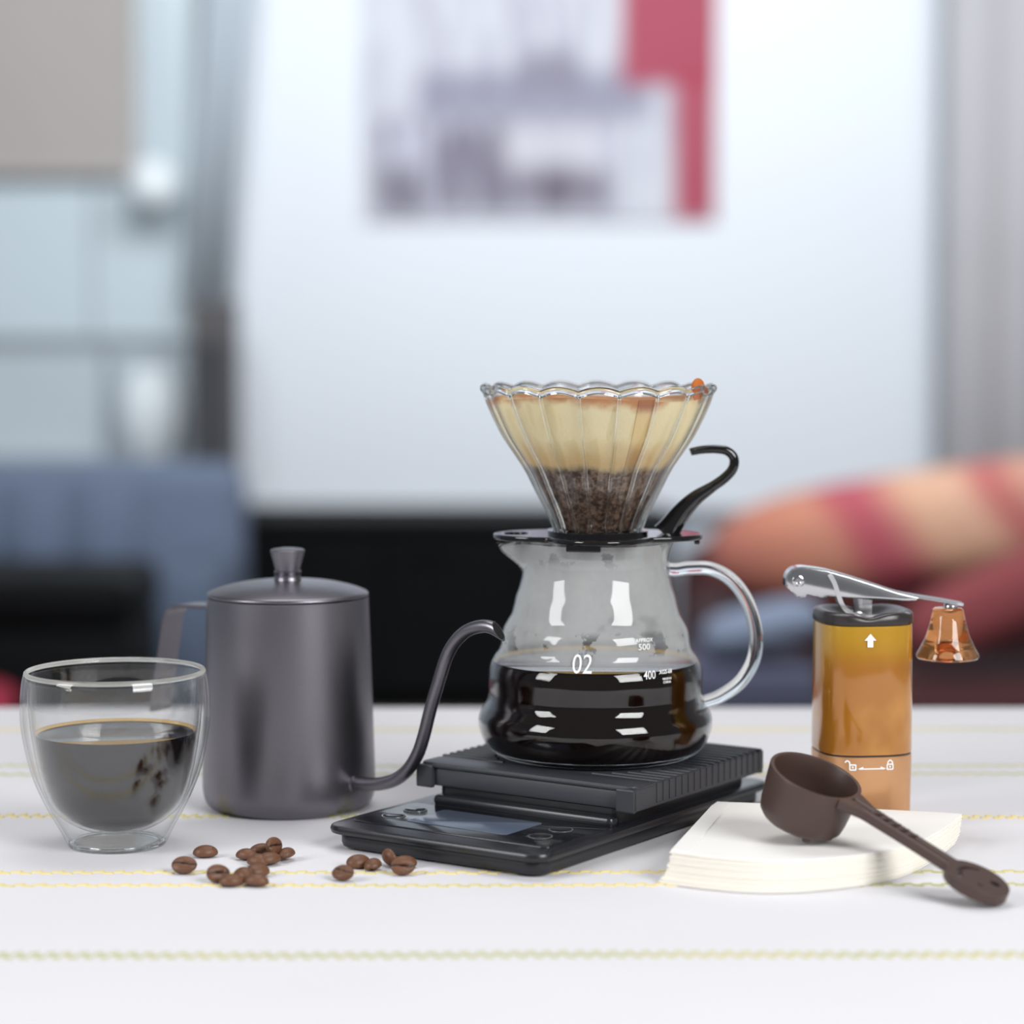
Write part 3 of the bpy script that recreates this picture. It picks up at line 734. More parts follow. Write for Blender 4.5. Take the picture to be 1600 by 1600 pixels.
for f_ in Fs:
    ring_i = min((v - 1) // 128 + 1 for v in f_)
    fm.append(1 if ring_i >= me_in else 0)
o = mesh_obj('body', V, Fs, None, ca, True, [M['wall_glass'], M['fog_glass']], fm)
hpth = cr([(34.8, 91.0), (40, 90.8), (46, 91.6), (56.5, 91.2), (66.8, 85.6), (74.6, 74.5), (78.6, 60), (77.8, 47.4), (71.6, 36.0), (62.4, 29.0), (55.5, 26.2), (52.6, 25.6)], 6)
hr = [0.0034] * len(hpth); hr[0] = hr[1] = 0.0042; hr[-1] = hr[-2] = 0.0043
part('handle', tube([(x / 1000, 0, z / 1000) for x, z in hpth], hr, 20, flat=(1.25, 1.0)), M['solid_glass'], ca)
def decal(name, body, size, u, v, shear=0.0, bold=0.0, xs=1.0):
    """lettering laid on the glass: u, v from the picture in px about the carafe axis"""
    V, Fs = text_mesh(body, size, 'CENTER', shear, bold)
    z0 = (1176 - v) / 3.183 + 0
    out = []
    for p in V:
        z = z0 + p.y * 1000
        # the front skin stands nearer than the axis: lift what is seen at that height
        r = rad_at(z) + 0.25
        a0 = math.asin(max(-1, min(1, (u - 930) / 3.183 / 1.04 / r)))
        a = a0 + p.x * xs * 1000 / r
        out.append((r * math.sin(a) / 1000, -r * math.cos(a) / 1000, z / 1000))
    return part(name, (out, Fs), M['print'], ca, 'white printed lettering', smooth=False)
def vfront(v):   # picture row of a mark on the front skin -> row measured on the axis
    return v - 0.145 * 48 * 3.183
decal('printed_number', '02', 0.0125, 903, vfront(1037), 0.12, 0, 0.80)
decal('printed_word', 'APPROX', 0.0025, 1002, vfront(1003), 0.12, 0.00004)
decal('printed_number', '500', 0.0040, 1002, vfront(1013), 0, 0.00003, 1.1)
decal('printed_number', '400', 0.0054, 1010, vfront(1054), 0, 0.00003, 0.82)
decal('printed_word', 'XGS-68', 0.0025, 1036, vfront(1051), 0, 0.00006)
decal('printed_word', 'MADE IN', 0.0014, 1038, vfront(1061), 0, 0.00004)
decal('printed_word', 'CHINA', 0.0016, 1038, vfront(1066), 0, 0.00004)
cc = thing('coffee', 'dark brewed coffee inside the carafe up to the 400 mark', 'coffee', (CX, CY, CZ))
lp = [(0, 2.9), (42.8, 2.9)] + [(r - wall - 0.25, z) for r, z in cro if 3.2 < z < 45.2]
LR = lp[-1][0]
part('liquid', lathe(mm(lp + [(LR - 0.1, 46.6), (LR - 0.5, 45.8), (LR - 1.3, 45.15), (LR - 2.6, 44.9), (0, 44.9)]), 128), M['coffee'], cc)
part('meniscus', lathe(mm([(LR - 0.18, 46.55), (LR - 0.58, 45.86), (LR - 1.38, 45.21)]), 128), M['coffee_edge'], cc, 'thin edge of the coffee, painted amber as light shining through')

# ================================================================ dripper
DZ = CZ + 0.1062
dr = thing('pour_over_dripper', 'ribbed clear glass cone dripper on a glossy black holder, on top of the carafe', 'dripper', (CX + 0.001, CY, DZ))
def plate():
    n = 144; out = []
    for i in range(n):
        a = 2 * PI * i / n
        lob = abs(math.cos(2 * a))
        r = 35 + (16 if abs(math.cos(a)) > 0.7071 else 11) * lob ** 1.3
        out.append((r * math.cos(a) / 1000, r * math.sin(a) / 1000))
    return out
def plate_mesh():
    # outline with an oval opening in the left wing and a round one for the cone
    bm = bmesh.new()
    def loop(pts, z):
        vs_ = [bm.verts.new((x, y, z)) for x, y in pts]
        return vs_, [bm.edges.new((vs_[i], vs_[(i + 1) % len(vs_)])) for i in range(len(vs_))]
    outl = plate()
    hole = [(-0.0400 + 0.0062 * math.cos(2 * PI * i / 32), 0.0 + 0.0085 * math.sin(2 * PI * i / 32)) for i in range(32)]
    cone = [(0.0185 * math.cos(2 * PI * i / 64), 0.0185 * math.sin(2 * PI * i / 64)) for i in range(64)]
    e = []
    for pts in (outl, hole, cone): e += loop(pts, 0.0)[1]
    bmesh.ops.triangle_fill(bm, use_beauty=True, use_dissolve=False, edges=e)
    r = bmesh.ops.extrude_face_region(bm, geom=list(bm.faces))
    for v in r['geom']:
        if isinstance(v, bmesh.types.BMVert): v.co.z = 0.0026
    bmesh.ops.recalc_face_normals(bm, faces=bm.faces)
    V = [v.co.copy() for v in bm.verts]; bm.verts.index_update()
    Fs = [tuple(v.index for v in f.verts) for f in bm.faces]; bm.free()
    return V, Fs
pl = part('holder_plate', plate_mesh(), M['holder'], dr, 'glossy black holder plate')
bv = pl.modifiers.new('edge', 'BEVEL'); bv.width = 0.0008; bv.segments = 3; bv.limit_method = 'ANGLE'
part('collar', lathe(mm([(18.0, -9), (18.7, -9), (20.2, 2.5), (24.6, 2.6), (24.6, 4.2), (22.6, 4.6), (18.2, 3.0), (18.0, -9)]), 96), M['holder'], pl)
for (a, w_, hgt) in ((math.radians(-101), 8.2, 2.8), (math.radians(0), 2.2, 2.6), (math.radians(180), 2.2, 2.2), (math.radians(90), 8, 2.6)):
    rr_ = 42.6 if abs(math.sin(a)) > 0.5 else 48.4
    tb_ = part('locating_tab', box(-w_ / 1000, w_ / 1000, -0.0012, 0.0012, -hgt / 1000, 0.0006, bev=0.0006), M['holder'], pl, smooth=False)
    tb_.location = (rr_ * math.cos(a) / 1000, rr_ * math.sin(a) / 1000, 0); tb_.rotation_euler = (0, 0, a + PI / 2)
# hook handle
hk = [(33, 2.0), (36, 6), (41, 13), (47.5, 19.5), (55, 24.6), (61.5, 29.2), (65.8, 34), (66.4, 39.2), (63.2, 42.6), (57.8, 43.6), (51.5, 43.4), (46.6, 42.6), (45.2, 42.2)]
hk = cr(hk, 6); rads = []
for i in range(len(hk)):
    t = i / (len(hk) - 1)
    rads.append((6.6 * (1 - t / 0.35) + 2.6 * (t / 0.35)) / 1000 if t < 0.35 else (2.6 - 0.75 * (t - 0.35) / 0.65) / 1000)
part('hook_handle', tube([(x / 1000, 0.0015, z / 1000) for x, z in hk], rads, 18), M['holder'], dr, 'glossy black hooked handle')
# cone: heights above the plate (mm) and half widths
cone_p = [(19.4, 2.8), (21.4, 5.0), (24.6, 13.0), (30.8, 24.5), (35.4, 33.6), (41.4, 42.6), (46.6, 50.5), (51.4, 60.0), (54.8, 67.6), (56.2, 72.4)]
cone_s = cr(cone_p, 4)
NF = 18; PH = math.radians(1.5)
def flute(r, a, z):
    t = min(1, max(0, (z - 4) / 60)); amp = 0.5 + 1.2 * t
    return r + amp * (abs(math.sin(NF / 2 * (a + PH))) - 0.6)
def cone_ring(r, z, seg=216):
    out = []
    for j in range(seg):
        a = 2 * PI * j / seg; q = flute(r, a, z) / 1000
        lift = 0.0008 * max(0, (z - 60) / 12) * (abs(math.sin(NF / 2 * (a + PH))) * 2 - 1)
        out.append((q * math.cos(a), q * math.sin(a), z / 1000 + lift))
    return out
rings = [cone_ring(r, z) for r, z in cone_s] + [cone_ring(r - 1.2, z) for r, z in reversed(cone_s)]
part('glass_cone', loft(rings, loop=True), M['wall_glass'], dr, 'ribbed clear glass cone')
rp = []
for j in range(216):
    a = 2 * PI * j / 216; q = flute(55.6, a, 72) / 1000
    rp.append(Vector((q * math.cos(a), q * math.sin(a), 0.0730 + 0.0011 * (abs(math.sin(NF / 2 * (a + PH))) * 2 - 1.2))))
V, Fs = [], []
rings = []
for j, p in enumerate(rp):
    rad_v = Vector((p.x, p.y, 0)).normalized()
    rings.append([p + rad_v * (0.0017 * math.cos(b)) + Vector((0, 0, 0.0019 * math.sin(b))) for b in [2 * PI * q / 12 for q in range(12)]])
part('glass_rim', loft(rings, loop=True), M['solid_glass'], dr)
ribs = [(r, z) for r, z in cone_s if z > 3.5][::2]
rib0 = None
for i in range(NF):
    a = 2 * PI * i / NF - PH
    if rib0 is None:
        pts = [Vector(((flute(r, -PH, z) + 0.1) / 1000, 0, z / 1000)) for r, z in ribs]
        rib0 = part('rib', tube(pts, 0.00085, 8), M['solid_glass'], dr); q = rib0
    else:
        q = rib0.copy(); COL.objects.link(q); q.parent = dr
    q.rotation_euler = (0, 0, a)
# used filter inside
FZ = DZ
pf = thing('used_paper_filter', 'coffee stained paper filter cone inside the glass dripper', 'paper filter', (CX + 0.001, CY, CZ))
off = (DZ - CZ) * 1000
fp = [(r - 2.75, z) for r, z in cone_s if 4 < z < 70.2]
fo = [(r, z + off) for r, z in fp]
def wob(p, a):
    s = 1 + 0.006 * math.sin(5 * a + p[2] * 60) + 0.004 * math.sin(11 * a)
    top = max(0, (p[2] - (off + 60) / 1000) / 0.010)
    return (p[0] * s, p[1] * s, p[2] + 0.0012 * top * math.sin(3 * a + 1))
part('cone', lathe(mm([(0, fo[0][1] - 1.5), (fo[0][0] * 0.6, fo[0][1] - 1.2)] + fo), 128, wob), M['filter'], pf)
am = math.radians(-66)
rings = []
for r, z in fo:
    wdt = 0.085
    rings.append([((r + 0.35 + dd) / 1000 * math.cos(am + w2 * (1 if True else 0)), (r + 0.35 + dd) / 1000 * math.sin(am + w2), z / 1000) for w2, dd in ((-wdt, 0), (-wdt / 2, 0.25), (0, 0.3), (wdt / 2, 0.25), (wdt, 0), (wdt, -0.6), (-wdt, -0.6))])
part('folded_seam', loft(rings), M['filter'], pf, 'crimped side seam of the filter')
at_ = math.radians(-26)
tp = []
for (dx, z, h2, q2) in ((0, off + 67, 2.2, 0.8), (0.2, off + 70, 4.0, 1.6), (0.4, off + 73, 5.2, 2.6), (0.5, off + 75.4, 5.2, 2.8), (0.5, off + 77.2, 4.2, 2.2), (0.4, off + 78.4, 2.4, 1.2), (0.4, off + 78.8, 0.6, 0.3)):
    tp.append([Vector(((51.6 + dx + q2 * math.cos(2 * PI * q / 16)) / 1000, h2 * math.sin(2 * PI * q / 16) / 1000, z / 1000)) for q in range(16)])
part('tab', xform(loft(tp), Matrix.Rotation(at_, 4, 'Z')), M['filter_tab'], pf, 'orange brown stained corner of the filter sticking up')
gp = [(0, off + 5.5)] + [(r - 0.9, z) for r, z in fo if z < off + 30] + [(26, off + 29.5), (16, off + 27), (0, off + 25.5)]
gr = solid('coffee_grounds', lathe(mm(gp), 64, lambda p, a: (p[0], p[1], p[2] + 0.0006 * math.sin(7 * a + p[0] * 900))), M['grounds'],
           'wet brown coffee grounds in the bottom of the filter', 'coffee grounds', (CX + 0.001, CY, CZ), kind='stuff')

# ================================================================ grinder
RX, RY = 0.1690, 1.1650
gd = thing('hand_grinder', 'amber and copper hand coffee grinder with folding silver crank', 'grinder', (RX, RY, T), math.radians(0))
def sq(r, n=3.0, seg=96, ang=math.radians(8)):
    out = []
    for j in range(seg):
        a = 2 * PI * j / seg; c, s = math.cos(a), math.sin(a)
        d = (abs(c) ** n + abs(s) ** n) ** (-1 / n)
        d = min(d, 1.13); x, y = r * d * c, r * d * s
        out.append((x * math.cos(ang) - y * math.sin(ang), x * math.sin(ang) + y * math.cos(ang)))
    return out
def sqloft(prof, **kw): return loft([[(x, y, z / 1000) for x, y in sq(r / 1000)] for r, z in prof], **kw)
part('grounds_container', sqloft([(21.6, 0), (22.1, 0.3), (22.3, 1.0), (22.7, 35.2), (22.6, 35.9), (22.0, 36.2)]), M['copper'], gd, 'copper coloured lower container')
part('seam', sqloft([(22.0, 36.0), (22.4, 36.2), (22.4, 36.8), (22.0, 37.0)]), M['cap'], gd)
part('body', sqloft([(22.0, 36.7), (22.6, 37.0), (22.8, 38), (22.7, 65), (22.3, 97), (22.1, 98.4), (21.4, 98.9)]), M['amber'], gd, 'glossy amber body')
# cap with a dished top
rg = [[(x, y, z / 1000) for x, y in sq(r / 1000)] for r, z in [(21.6, 98.6), (22.6, 99.0), (22.8, 100.5), (22.6, 103.6), (21.6, 104.6), (19, 104.8), (15, 103.4), (11, 101.4), (7, 100.6), (0.5, 100.5)]]
for i, r_ in enumerate(rg):
    if i in (3, 4, 5):
        for j, (x, y, z) in enumerate(r_):
            a = math.atan2(y, x)
            for c0 in (-PI / 2, PI / 2):
                d = math.atan2(math.sin(a - c0), math.cos(a - c0)); z -= 0.0022 * math.exp(-(d / 0.30) ** 2)
            r_[j] = (x, y, z)
part('top_cap', loft(rg), M['cap'], gd, 'dark dished top cap')
hexo = [(0.0052 * math.cos(math.radians(60 * i + 20)), 0.0052 * math.sin(math.radians(60 * i + 20))) for i in range(6)]
part('hex_nut', prism(hexo, 0.1010, 0.1108, 0.0007), M['chrome'], gd, 'chrome hexagonal nut', smooth=False)
part('washer', lathe(mm([(0, 100.4), (7.6, 100.4), (7.8, 100.9), (7.4, 101.3), (0, 101.3)]), 40), M['chrome'], gd)
# crank: a folded channel of sheet steel, then a flat strip out to the knob (x, z in mm)
side = [(-37.6, 117.5), (-37.0, 121.0), (-34.5, 123.8), (-31.0, 124.8), (-27, 124.6), (-18, 123.2), (-8, 120.4), (4, 116.6), (16, 112.6), (22, 111.2), (26, 110.4), (25, 109.2), (18, 108.9), (8, 108.9), (-3, 110.0), (-12, 110.6), (-17.5, 111.0), (-19.5, 109.8), (-22.5, 111.0), (-27.5, 112.2), (-28.2, 110.8), (-32.0, 110.4), (-32.8, 112.2), (-35.6, 113.8)]
def vplate(outl, y0, y1, bev=0.0003):
    return xform(prism([(x / 1000, z / 1000) for x, z in reversed(outl)], -y1 / 1000, -y0 / 1000, bev), rot)
topc = [(-37.4, 116), (-37.0, 120.6), (-34.6, 123.6), (-31, 124.6), (-27, 124.4), (-18, 123.0), (-8, 120.2), (4, 116.4), (16, 112.5), (26, 110.6), (36, 109.0), (46, 107.2), (48.0, 106.8)]
tops = cr(topc, 4)
def ribbon(pts, wfn, th):
    rings = []
    for i, (x, z) in enumerate(pts):
        a, b = pts[max(0, i - 1)], pts[min(len(pts) - 1, i + 1)]
        t = Vector((b[0] - a[0], 0, b[1] - a[1])).normalized(); n = Vector((-t.z, 0, t.x)); c = Vector((x, 0, z))
        w2 = wfn(i / (len(pts) - 1)); h = th / 2
        rings.append([(c + n * q + Vector((0, s, 0))) / 1000 for s, q in ((w2, h), (w2, -h), (-w2, -h), (-w2, h))])
    return loft(rings)
crank = part('crank_arm', ribbon(tops, lambda t: 5.4 - 0.3 * t if t < 0.93 else 4.9 - 14 * (t - 0.93), 1.3), M['chrome'], gd, 'folded silver crank arm')
for y0_, y1_ in ((-5.4, -4.2), (4.2, 5.4)): part('side_plate', vplate(side, y0_, y1_), M['chrome'], crank)
br_ = cr([(-17, 122.0), (-14.5, 117.5), (-12.6, 112), (-10.6, 107.0), (-7.5, 103.6), (-4.0, 102.0), (0, 101.8)], 5)
part('crank_bracket', ribbon([(x, z) for x, z in br_], lambda t: 6.6 - 1.2 * t, 2.2), M['chrome'], gd)
for sy in (-1,):
    scw = part('pivot_screw', xform(lathe(mm([(0, 0), (2.9, 0), (2.9, 0.5), (2.3, 0.9), (1.3, 0.9), (1.0, 0.3), (0, 0.3)]), 32), Matrix.Translation((-0.0318, -0.0054, 0.1185)) @ Matrix.Rotation(PI / 2, 4, 'X')), M['chrome'], crank)
kp = [(0, 104.9), (6.6, 104.9), (7.4, 104.2), (7.5, 103.2), (8.6, 98), (10.4, 91.5), (13.4, 85.2), (14.9, 82.8), (15.2, 81.4), (14.4, 80.4), (12, 80.0), (4.2, 80.0), (4.2, 86), (3.2, 88), (0, 88.6)]
kb_ = part('crank_knob', lathe(mm(kp), 64), M['amber_clear'], gd, 'transparent amber bell shaped knob'); kb_.location = (0.0412, 0, 0)
part('knob_pin', lathe(mm([(0, 104.7), (3.4, 104.7), (3.4, 106.6), (2.6, 107.6), (0, 107.8)]), 32), M['chrome'], gd).location = (0.0425, 0, 0)
# printed marks on the front: laid on the rounded-square section
def front_y(x, r=0.0228):
    pts = sq(r); best = 0
    for i in range(len(pts)):
        a, b = pts[i], pts[(i + 1) % len(pts)]
        if a[1] < 0 and (a[0] - x) * (b[0] - x) <= 0 and a[0] != b[0]:
            best = min(best, a[1] + (b[1] - a[1]) * (x - a[0]) / (b[0] - a[0]))
    return best
def mark(name, polys, cx, cz, label, r=0.0228):
    parts_ = []
    for poly in polys:
        V, Fs = prism([(x / 1000, z / 1000) for x, z in poly], 0, 0.0002)
        parts_.append(([(x + cx, front_y(x + cx, r) - 0.00005 - z2, y + cz) for (x, y, z2) in V], Fs))
    return part(name, join(*parts_), M['print'], gd, label, smooth=False)
mark('arrow_mark', [[(0, 3.3), (-2.9, 0), (-1.4, 0), (-1.4, -3.2), (1.4, -3.2), (1.4, 0), (2.9, 0)][::-1]], 0.0005, 0.0920, 'white printed arrow pointing up')
def seg_(x0, z0, x1, z1, w_=0.32):
    d = Vector((x1 - x0, z1 - z0)); n_v = Vector((-d.y, d.x)).normalized() * w_
    return [(x0 + n_v.x, z0 + n_v.y), (x0 - n_v.x, z0 - n_v.y), (x1 - n_v.x, z1 - n_v.y), (x1 + n_v.x, z1 + n_v.y)]
lock = lambda c, op: [seg_(c - 1.5, 0.4, c + 1.5, 0.4), seg_(c - 1.5, -2.0, c + 1.5, -2.0), seg_(c - 1.4, -2, c - 1.4, 0.4), seg_(c + 1.4, -2, c + 1.4, 0.4)] + (
    [seg_(c - 1.1, 0.4, c - 1.1, 1.6), seg_(c + 1.1, 0.4, c + 1.1, 1.6), seg_(c - 1.1, 1.6, c, 2.5), seg_(c + 1.1, 1.6, c, 2.5), seg_(c, -1.2, c, -0.3, 0.4)] if not op else
    [seg_(c - 1.4, 0.4, c - 1.6, 1.8), seg_(c - 1.6, 1.8, c - 2.7, 2.5), seg_(c - 2.7, 2.5, c - 3.7, 1.4), seg_(c, -1.2, c, -0.3, 0.4)])
mark('lock_marks', lock(-8.4, True) + lock(9.6, False) + [seg_(-5.4, -1.6, 7.0, -1.6, 0.3), [(-6.2, -1.6), (-3.4, -1.6), (-3.4, -0.5)], [(7.8, -1.6), (5.0, -0.5), (5.0, -1.6)]],
     0.0012, 0.0322, 'white printed open and closed padlocks joined by an arrow', r=0.0227)

# ================================================================ stack of filter papers
st = thing('filter_paper_stack', 'stack of fresh white cone filter papers under the brown scoop', 'filter papers', (0.0983, 1.146, T))
corner = [(-0.0297, -0.1087), (-0.010, -0.1200), (0.0106, -0.1262), (0.036, -0.1225), (0.0686, -0.1035), (0.092, -0.070), (0.111, -0.0289)]
arc = cr(corner, 6)
outl = [(0.0, 0.0)] + [(-0.004, -0.012)] + arc + [(0.104, -0.026), (0.06, -0.014), (0.02, -0.0035)]
def sheet(o_, z0, z1, sc_, dx, dy, droop=0.0, ang=0.0):
    pts = []
    for x, y in o_:
        xx, yy = x * sc_ + dx, y * sc_ + dy
        c, s = math.cos(ang), math.sin(ang); pts.append((xx * c - yy * s, xx * s + yy * c))
    V, Fs = prism(pts, z0, z1)
    return V, Fs
sh = []
NS = 22
for i in range(NS):
    t = i / (NS - 1)
    z0 = 0.0004 + 0.0128 * t; sp_k = (1 - t) ** 2
    m_ = sheet(outl, z0, z0 + 0.00050, 1.0 + 0.012 * sp_k + random.uniform(-0.002, 0.002), random.uniform(-0.0004, 0.0004) - 0.0045 * sp_k, random.uniform(-0.0004, 0.0004) - 0.001 * sp_k, ang=random.uniform(-0.006, 0.006))
    sh.append(part('paper_sheet', m_, M['paper_edge'], st, smooth=False))
part('paper_sheet', sheet(outl, 0.0137, 0.0141, 1.0, 0, 0), M['paper'], st, 'top white sheet', smooth=False)
seam = [(-0.0005, -0.002), (-0.0042, -0.012), (-0.0293, -0.1075), (-0.0218, -0.1115), (0.0035, -0.012), (0.0045, -0.003)]
part('crimped_seam', prism([(x, y) for x, y in seam], 0.0141, 0.0146), M['paper'], st, 'crimped seam along the side of the top sheet', smooth=False)

# ================================================================ scoop
def scoop():
    ph, ta = -0.7222, 0.3855
    t = thing('coffee_scoop', 'dark brown plastic coffee scoop resting on the filter papers', 'scoop', (0.1334, 1.0544, T + 0.0440))
    hx = Vector((math.cos(ph) * math.cos(ta), math.sin(ph) * math.cos(ta), -math.sin(ta)))
    hyv = Vector((-math.sin(ph), math.cos(ph), 0)); hz = hx.cross(hyv)
    t.rotation_mode = 'QUATERNION'
    t.rotation_quaternion = Matrix((hx, hyv, hz)).transposed().to_quaternion()
    cup = [(0, -24.0), (14, -24.0), (17.0, -23.2), (18.8, -21), (19.6, -17), (20.4, -8), (21.0, -0.6), (20.8, 0.0), (20.0, 0.25), (19.3, 0.0), (19.0, -0.8), (18.4, -8), (17.6, -17), (16.8, -20.4), (14.8, -22.2), (0, -22.4)]
    part('cup', lathe(mm(cup), 96), M['scoop'], t)
    for a in (-38, 22, 112, 202):
        f_ = part('foot', lathe(mm([(0, -25.6), (1.5, -25.6), (1.9, -25.2), (2.1, -22.6), (0, -22.6)]), 20), M['scoop'], t)
        f_.location = (0.0142 * math.cos(math.radians(a)), 0.0142 * math.sin(math.radians(a)), 0)
    # handle: broad at the cup, narrow arm, then a round paddle with cut-outs
    def w_at(x):
        if x < 30: return 9.5 - (x - 18) / 12 * 5.0
        return 4.5 - 0.5 * min(1, (x - 30) / 20) + 0.3 * max(0, (x - 60) / 14)
    rings = []
    for i in range(24):
        x = 19.5 + i * (76 - 19.5) / 23; wv = w_at(x); zt_, zb_ = 0.1, -4.4
        rings.append([(x / 1000, s / 1000, z / 1000) for s, z in ((wv, zt_ - 0.5), (wv - 0.6, zt_), (1.8, zt_), (1.5, zt_ - 0.7), (-1.5, zt_ - 0.7), (-1.8, zt_), (-wv + 0.6, zt_), (-wv, zt_ - 0.5), (-wv, zb_ + 0.5), (-wv + 0.6, zb_), (wv - 0.6, zb_), (wv, zb_ + 0.5))])
    h = part('handle', loft(rings), M['scoop'], t)
    # twisted relief on the arm
    for i in range(5):
        x = 32 + i * 4.6
        part('relief', tube([Vector((x / 1000, -0.0026, 0.0001)), Vector(((x + 2) / 1000, 0, 0.0003)), Vector(((x + 4) / 1000, 0.0026, 0.0001))], 0.0007, 8), M['scoop'], h)
    # paddle with an eye hole, a slit and a smile slot
    bm = bmesh.new()
    def loop(pts):
        vs_ = [bm.verts.new((x, y, 0)) for x, y in pts]
        return [bm.edges.new((vs_[i], vs_[(i + 1) % len(vs_)])) for i in range(len(vs_))]
    cxp = 88.0
    e = loop([((cxp + 14.2 * math.cos(2 * PI * i / 64)) / 1000, 13.0 * math.sin(2 * PI * i / 64) / 1000) for i in range(64)])
    e += loop([((cxp + 6.2 + 2.4 * math.cos(2 * PI * i / 24)) / 1000, (4.2 + 2.2 * math.sin(2 * PI * i / 24)) / 1000) for i in range(24)])
    e += loop([((cxp + 4.2 + 1.8 * math.cos(2 * PI * i / 16)) / 1000, (-4.6 + 0.7 * math.sin(2 * PI * i / 16)) / 1000) for i in range(16)])
    sm = [(cxp + 0.5 + 9.6 * math.cos(math.radians(a)), 9.6 * math.sin(math.radians(a))) for a in range(118, 243, 8)]
    sm += [(cxp + 0.5 + 7.4 * math.cos(math.radians(a)), 7.4 * math.sin(math.radians(a))) for a in range(238, 121, -8)]
    e += loop([(x / 1000, y / 1000) for x, y in sm])
    bmesh.ops.triangle_fill(bm, use_beauty=True, use_dissolve=False, edges=e)
    r = bmesh.ops.extrude_face_region(bm, geom=list(bm.faces))
    for v in r['geom']:
        if isinstance(v, bmesh.types.BMVert): v.co.z = -0.0046
    bmesh.ops.recalc_face_normals(bm, faces=bm.faces); bm.verts.index_update()
    V = [v.co.copy() for v in bm.verts]; Fs = [tuple(v.index for v in f.verts) for f in bm.faces]; bm.free()
    pd = part('paddle', (V, Fs), M['scoop'], t, 'round handle end with a smiling face cut out')
    b_ = pd.modifiers.new('edge', 'BEVEL'); b_.width = 0.0007; b_.segments = 2; b_.limit_method = 'ANGLE'
    return t
scoop()

# ================================================================ coffee beans
def crease_shade(nt, p):
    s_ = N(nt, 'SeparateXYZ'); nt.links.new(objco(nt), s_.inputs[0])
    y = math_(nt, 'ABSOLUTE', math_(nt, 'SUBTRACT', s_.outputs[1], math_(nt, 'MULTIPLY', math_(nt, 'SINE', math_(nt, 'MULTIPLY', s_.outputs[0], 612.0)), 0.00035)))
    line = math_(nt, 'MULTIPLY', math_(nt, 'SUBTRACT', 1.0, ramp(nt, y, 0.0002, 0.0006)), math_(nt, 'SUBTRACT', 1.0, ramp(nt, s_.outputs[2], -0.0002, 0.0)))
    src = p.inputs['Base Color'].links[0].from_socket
    nt.links.new(mixc(nt, line, src, lin((44, 28, 20))), p.inputs['Base Color'])  # dark colour painted along the crease as the shade in the groove
M['bean'] = pbr('roasted_coffee_bean', lin((146, 92, 56)), 0.52, var=0.45, nscale=220, bstr=0.5, bscale=700, bdist=0.0006, extra=crease_shade)
M['bean_dark'] = pbr('dark_roasted_coffee_bean', lin((104, 68, 46)), 0.48, var=0.4, nscale=220, bstr=0.5, bscale=700, bdist=0.0006, extra=crease_shade)
def bean_mesh():
    V, Fs = [], []; nu, nv = 28, 18
    rings = []
    for i in range(1, nv):
        th = PI * i / nv; rr_ = []
        for j in range(nu):
            a = 2 * PI * j / nu
            x = math.cos(th); y = math.sin(th) * math.cos(a); z = math.sin(th) * math.sin(a)
            wdt = 3.7 * (1 - 0.10 * x)
            X, Y, Z = 4.9 * x, wdt * y, (3.1 * z if z > 0 else 1.5 * abs(z) ** 0.75 * -1)
            if z < 0:
                wob_ = 0.35 * math.sin(x * 3.0)
                Z += 1.15 * math.exp(-((Y - wob_) / 0.5) ** 2) * (1 - x * x)
            rr_.append((X / 1000, Y / 1000, Z / 1000))
        rings.append(rr_)
    V = [(4.9 / 1000, 0, 0)] + [p for r in rings for p in r] + [(-4.9 / 1000, 0, 0)]
    for j in range(nu): Fs.append((0, 1 + j, 1 + (j + 1) % nu))
    for i in range(nv - 2):
        for j in range(nu):
            a, b = 1 + i * nu, 1 + (i + 1) * nu; q = (j + 1) % nu
            Fs.append((a + j, b + j, b + q, a + q))
    l = len(V) - 1; b = 1 + (nv - 2) * nu
    for j in range(nu): Fs.append((b + j, l, b + (j + 1) % nu))
    return V, Fs
bv_ = bean_mesh()
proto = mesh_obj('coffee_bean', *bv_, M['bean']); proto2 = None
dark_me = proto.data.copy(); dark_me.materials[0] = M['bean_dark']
def table_pt(u, v, z=0.0):
    a, b = (u - 800) / F_PX, (800 - v) / F_PX
    d = (a, math.cos(PITCH) + b * math.sin(PITCH), -math.sin(PITCH) + b * math.cos(PITCH)); k_ = (T + z - CAM_H) / d[2]
    return d[0] * k_, d[1] * k_
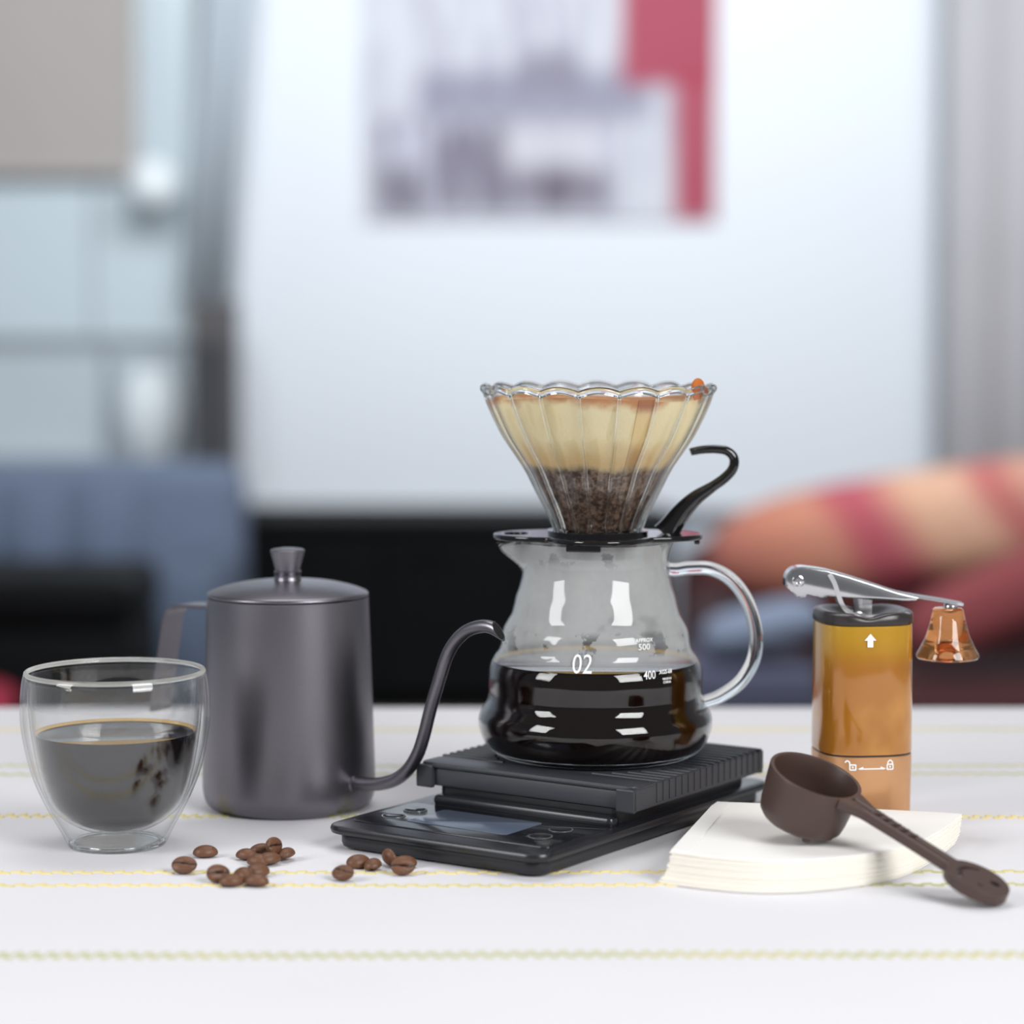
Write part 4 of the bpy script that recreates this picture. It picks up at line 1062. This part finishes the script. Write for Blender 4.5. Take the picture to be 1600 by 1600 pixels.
# (px, py of the bean's middle, height of its middle mm, yaw, roll about its length, dark, label)
beans = [
 (321, 1332, 2.2, 8, 180, 1, 'lone brown coffee bean near the glass, the farther of the two apart'),
 (288, 1358, 2.2, -10, 40, 1, 'lone dark coffee bean nearest to the foot of the glass'),
 (386, 1336, 2.3, -22, 175, 0, 'coffee bean at the left end of the upper cluster'),
 (408, 1330, 2.6, 30, 160, 1, 'dark coffee bean tucked behind the upper cluster'),
 (404, 1345, 2.3, -25, 185, 0, 'coffee bean lying in front of the upper cluster'),
 (420, 1343, 2.6, 35, 170, 1, 'brown coffee bean in the middle of the upper cluster'),
 (429, 1323, 6.8, 60, 70, 1, 'coffee bean perched on top of the upper cluster showing its crease'),
 (447, 1333, 3.4, 65, 160, 0, 'big round coffee bean at the right end of the upper cluster'),
 (341, 1371, 2.3, 28, 60, 0, 'orange brown coffee bean at the left end of the front row'),
 (362, 1378, 2.0, 12, 175, 1, 'dark flat coffee bean second from the left in the front row'),
 (381, 1368, 2.2, -65, 190, 1, 'small dark coffee bean in the middle of the front row'),
 (402, 1361, 2.6, 32, 185, 0, 'coffee bean leaning behind the front row at its right end'),
 (401, 1377, 2.4, -18, 170, 0, 'light brown coffee bean nearest the camera at the right of the front row'),
 (536, 1368, 2.4, -35, 30, 0, 'coffee bean apart from the others in front of the scale, crease up'),
 (560, 1348, 2.2, 35, 190, 0, 'slanting coffee bean at the left of the group beside the scale'),
 (583, 1347, 3.6, 80, 170, 0, 'big round coffee bean in the middle of the group beside the scale'),
 (610, 1341, 3.6, 120, 70, 1, 'dark coffee bean standing on edge against the scale, crease showing'),
 (632, 1347, 2.6, 10, 180, 1, 'coffee bean half hidden at the right of the group beside the scale'),
 (630, 1358, 2.9, 10, 65, 0, 'coffee bean at the front right of the group beside the scale'),
]
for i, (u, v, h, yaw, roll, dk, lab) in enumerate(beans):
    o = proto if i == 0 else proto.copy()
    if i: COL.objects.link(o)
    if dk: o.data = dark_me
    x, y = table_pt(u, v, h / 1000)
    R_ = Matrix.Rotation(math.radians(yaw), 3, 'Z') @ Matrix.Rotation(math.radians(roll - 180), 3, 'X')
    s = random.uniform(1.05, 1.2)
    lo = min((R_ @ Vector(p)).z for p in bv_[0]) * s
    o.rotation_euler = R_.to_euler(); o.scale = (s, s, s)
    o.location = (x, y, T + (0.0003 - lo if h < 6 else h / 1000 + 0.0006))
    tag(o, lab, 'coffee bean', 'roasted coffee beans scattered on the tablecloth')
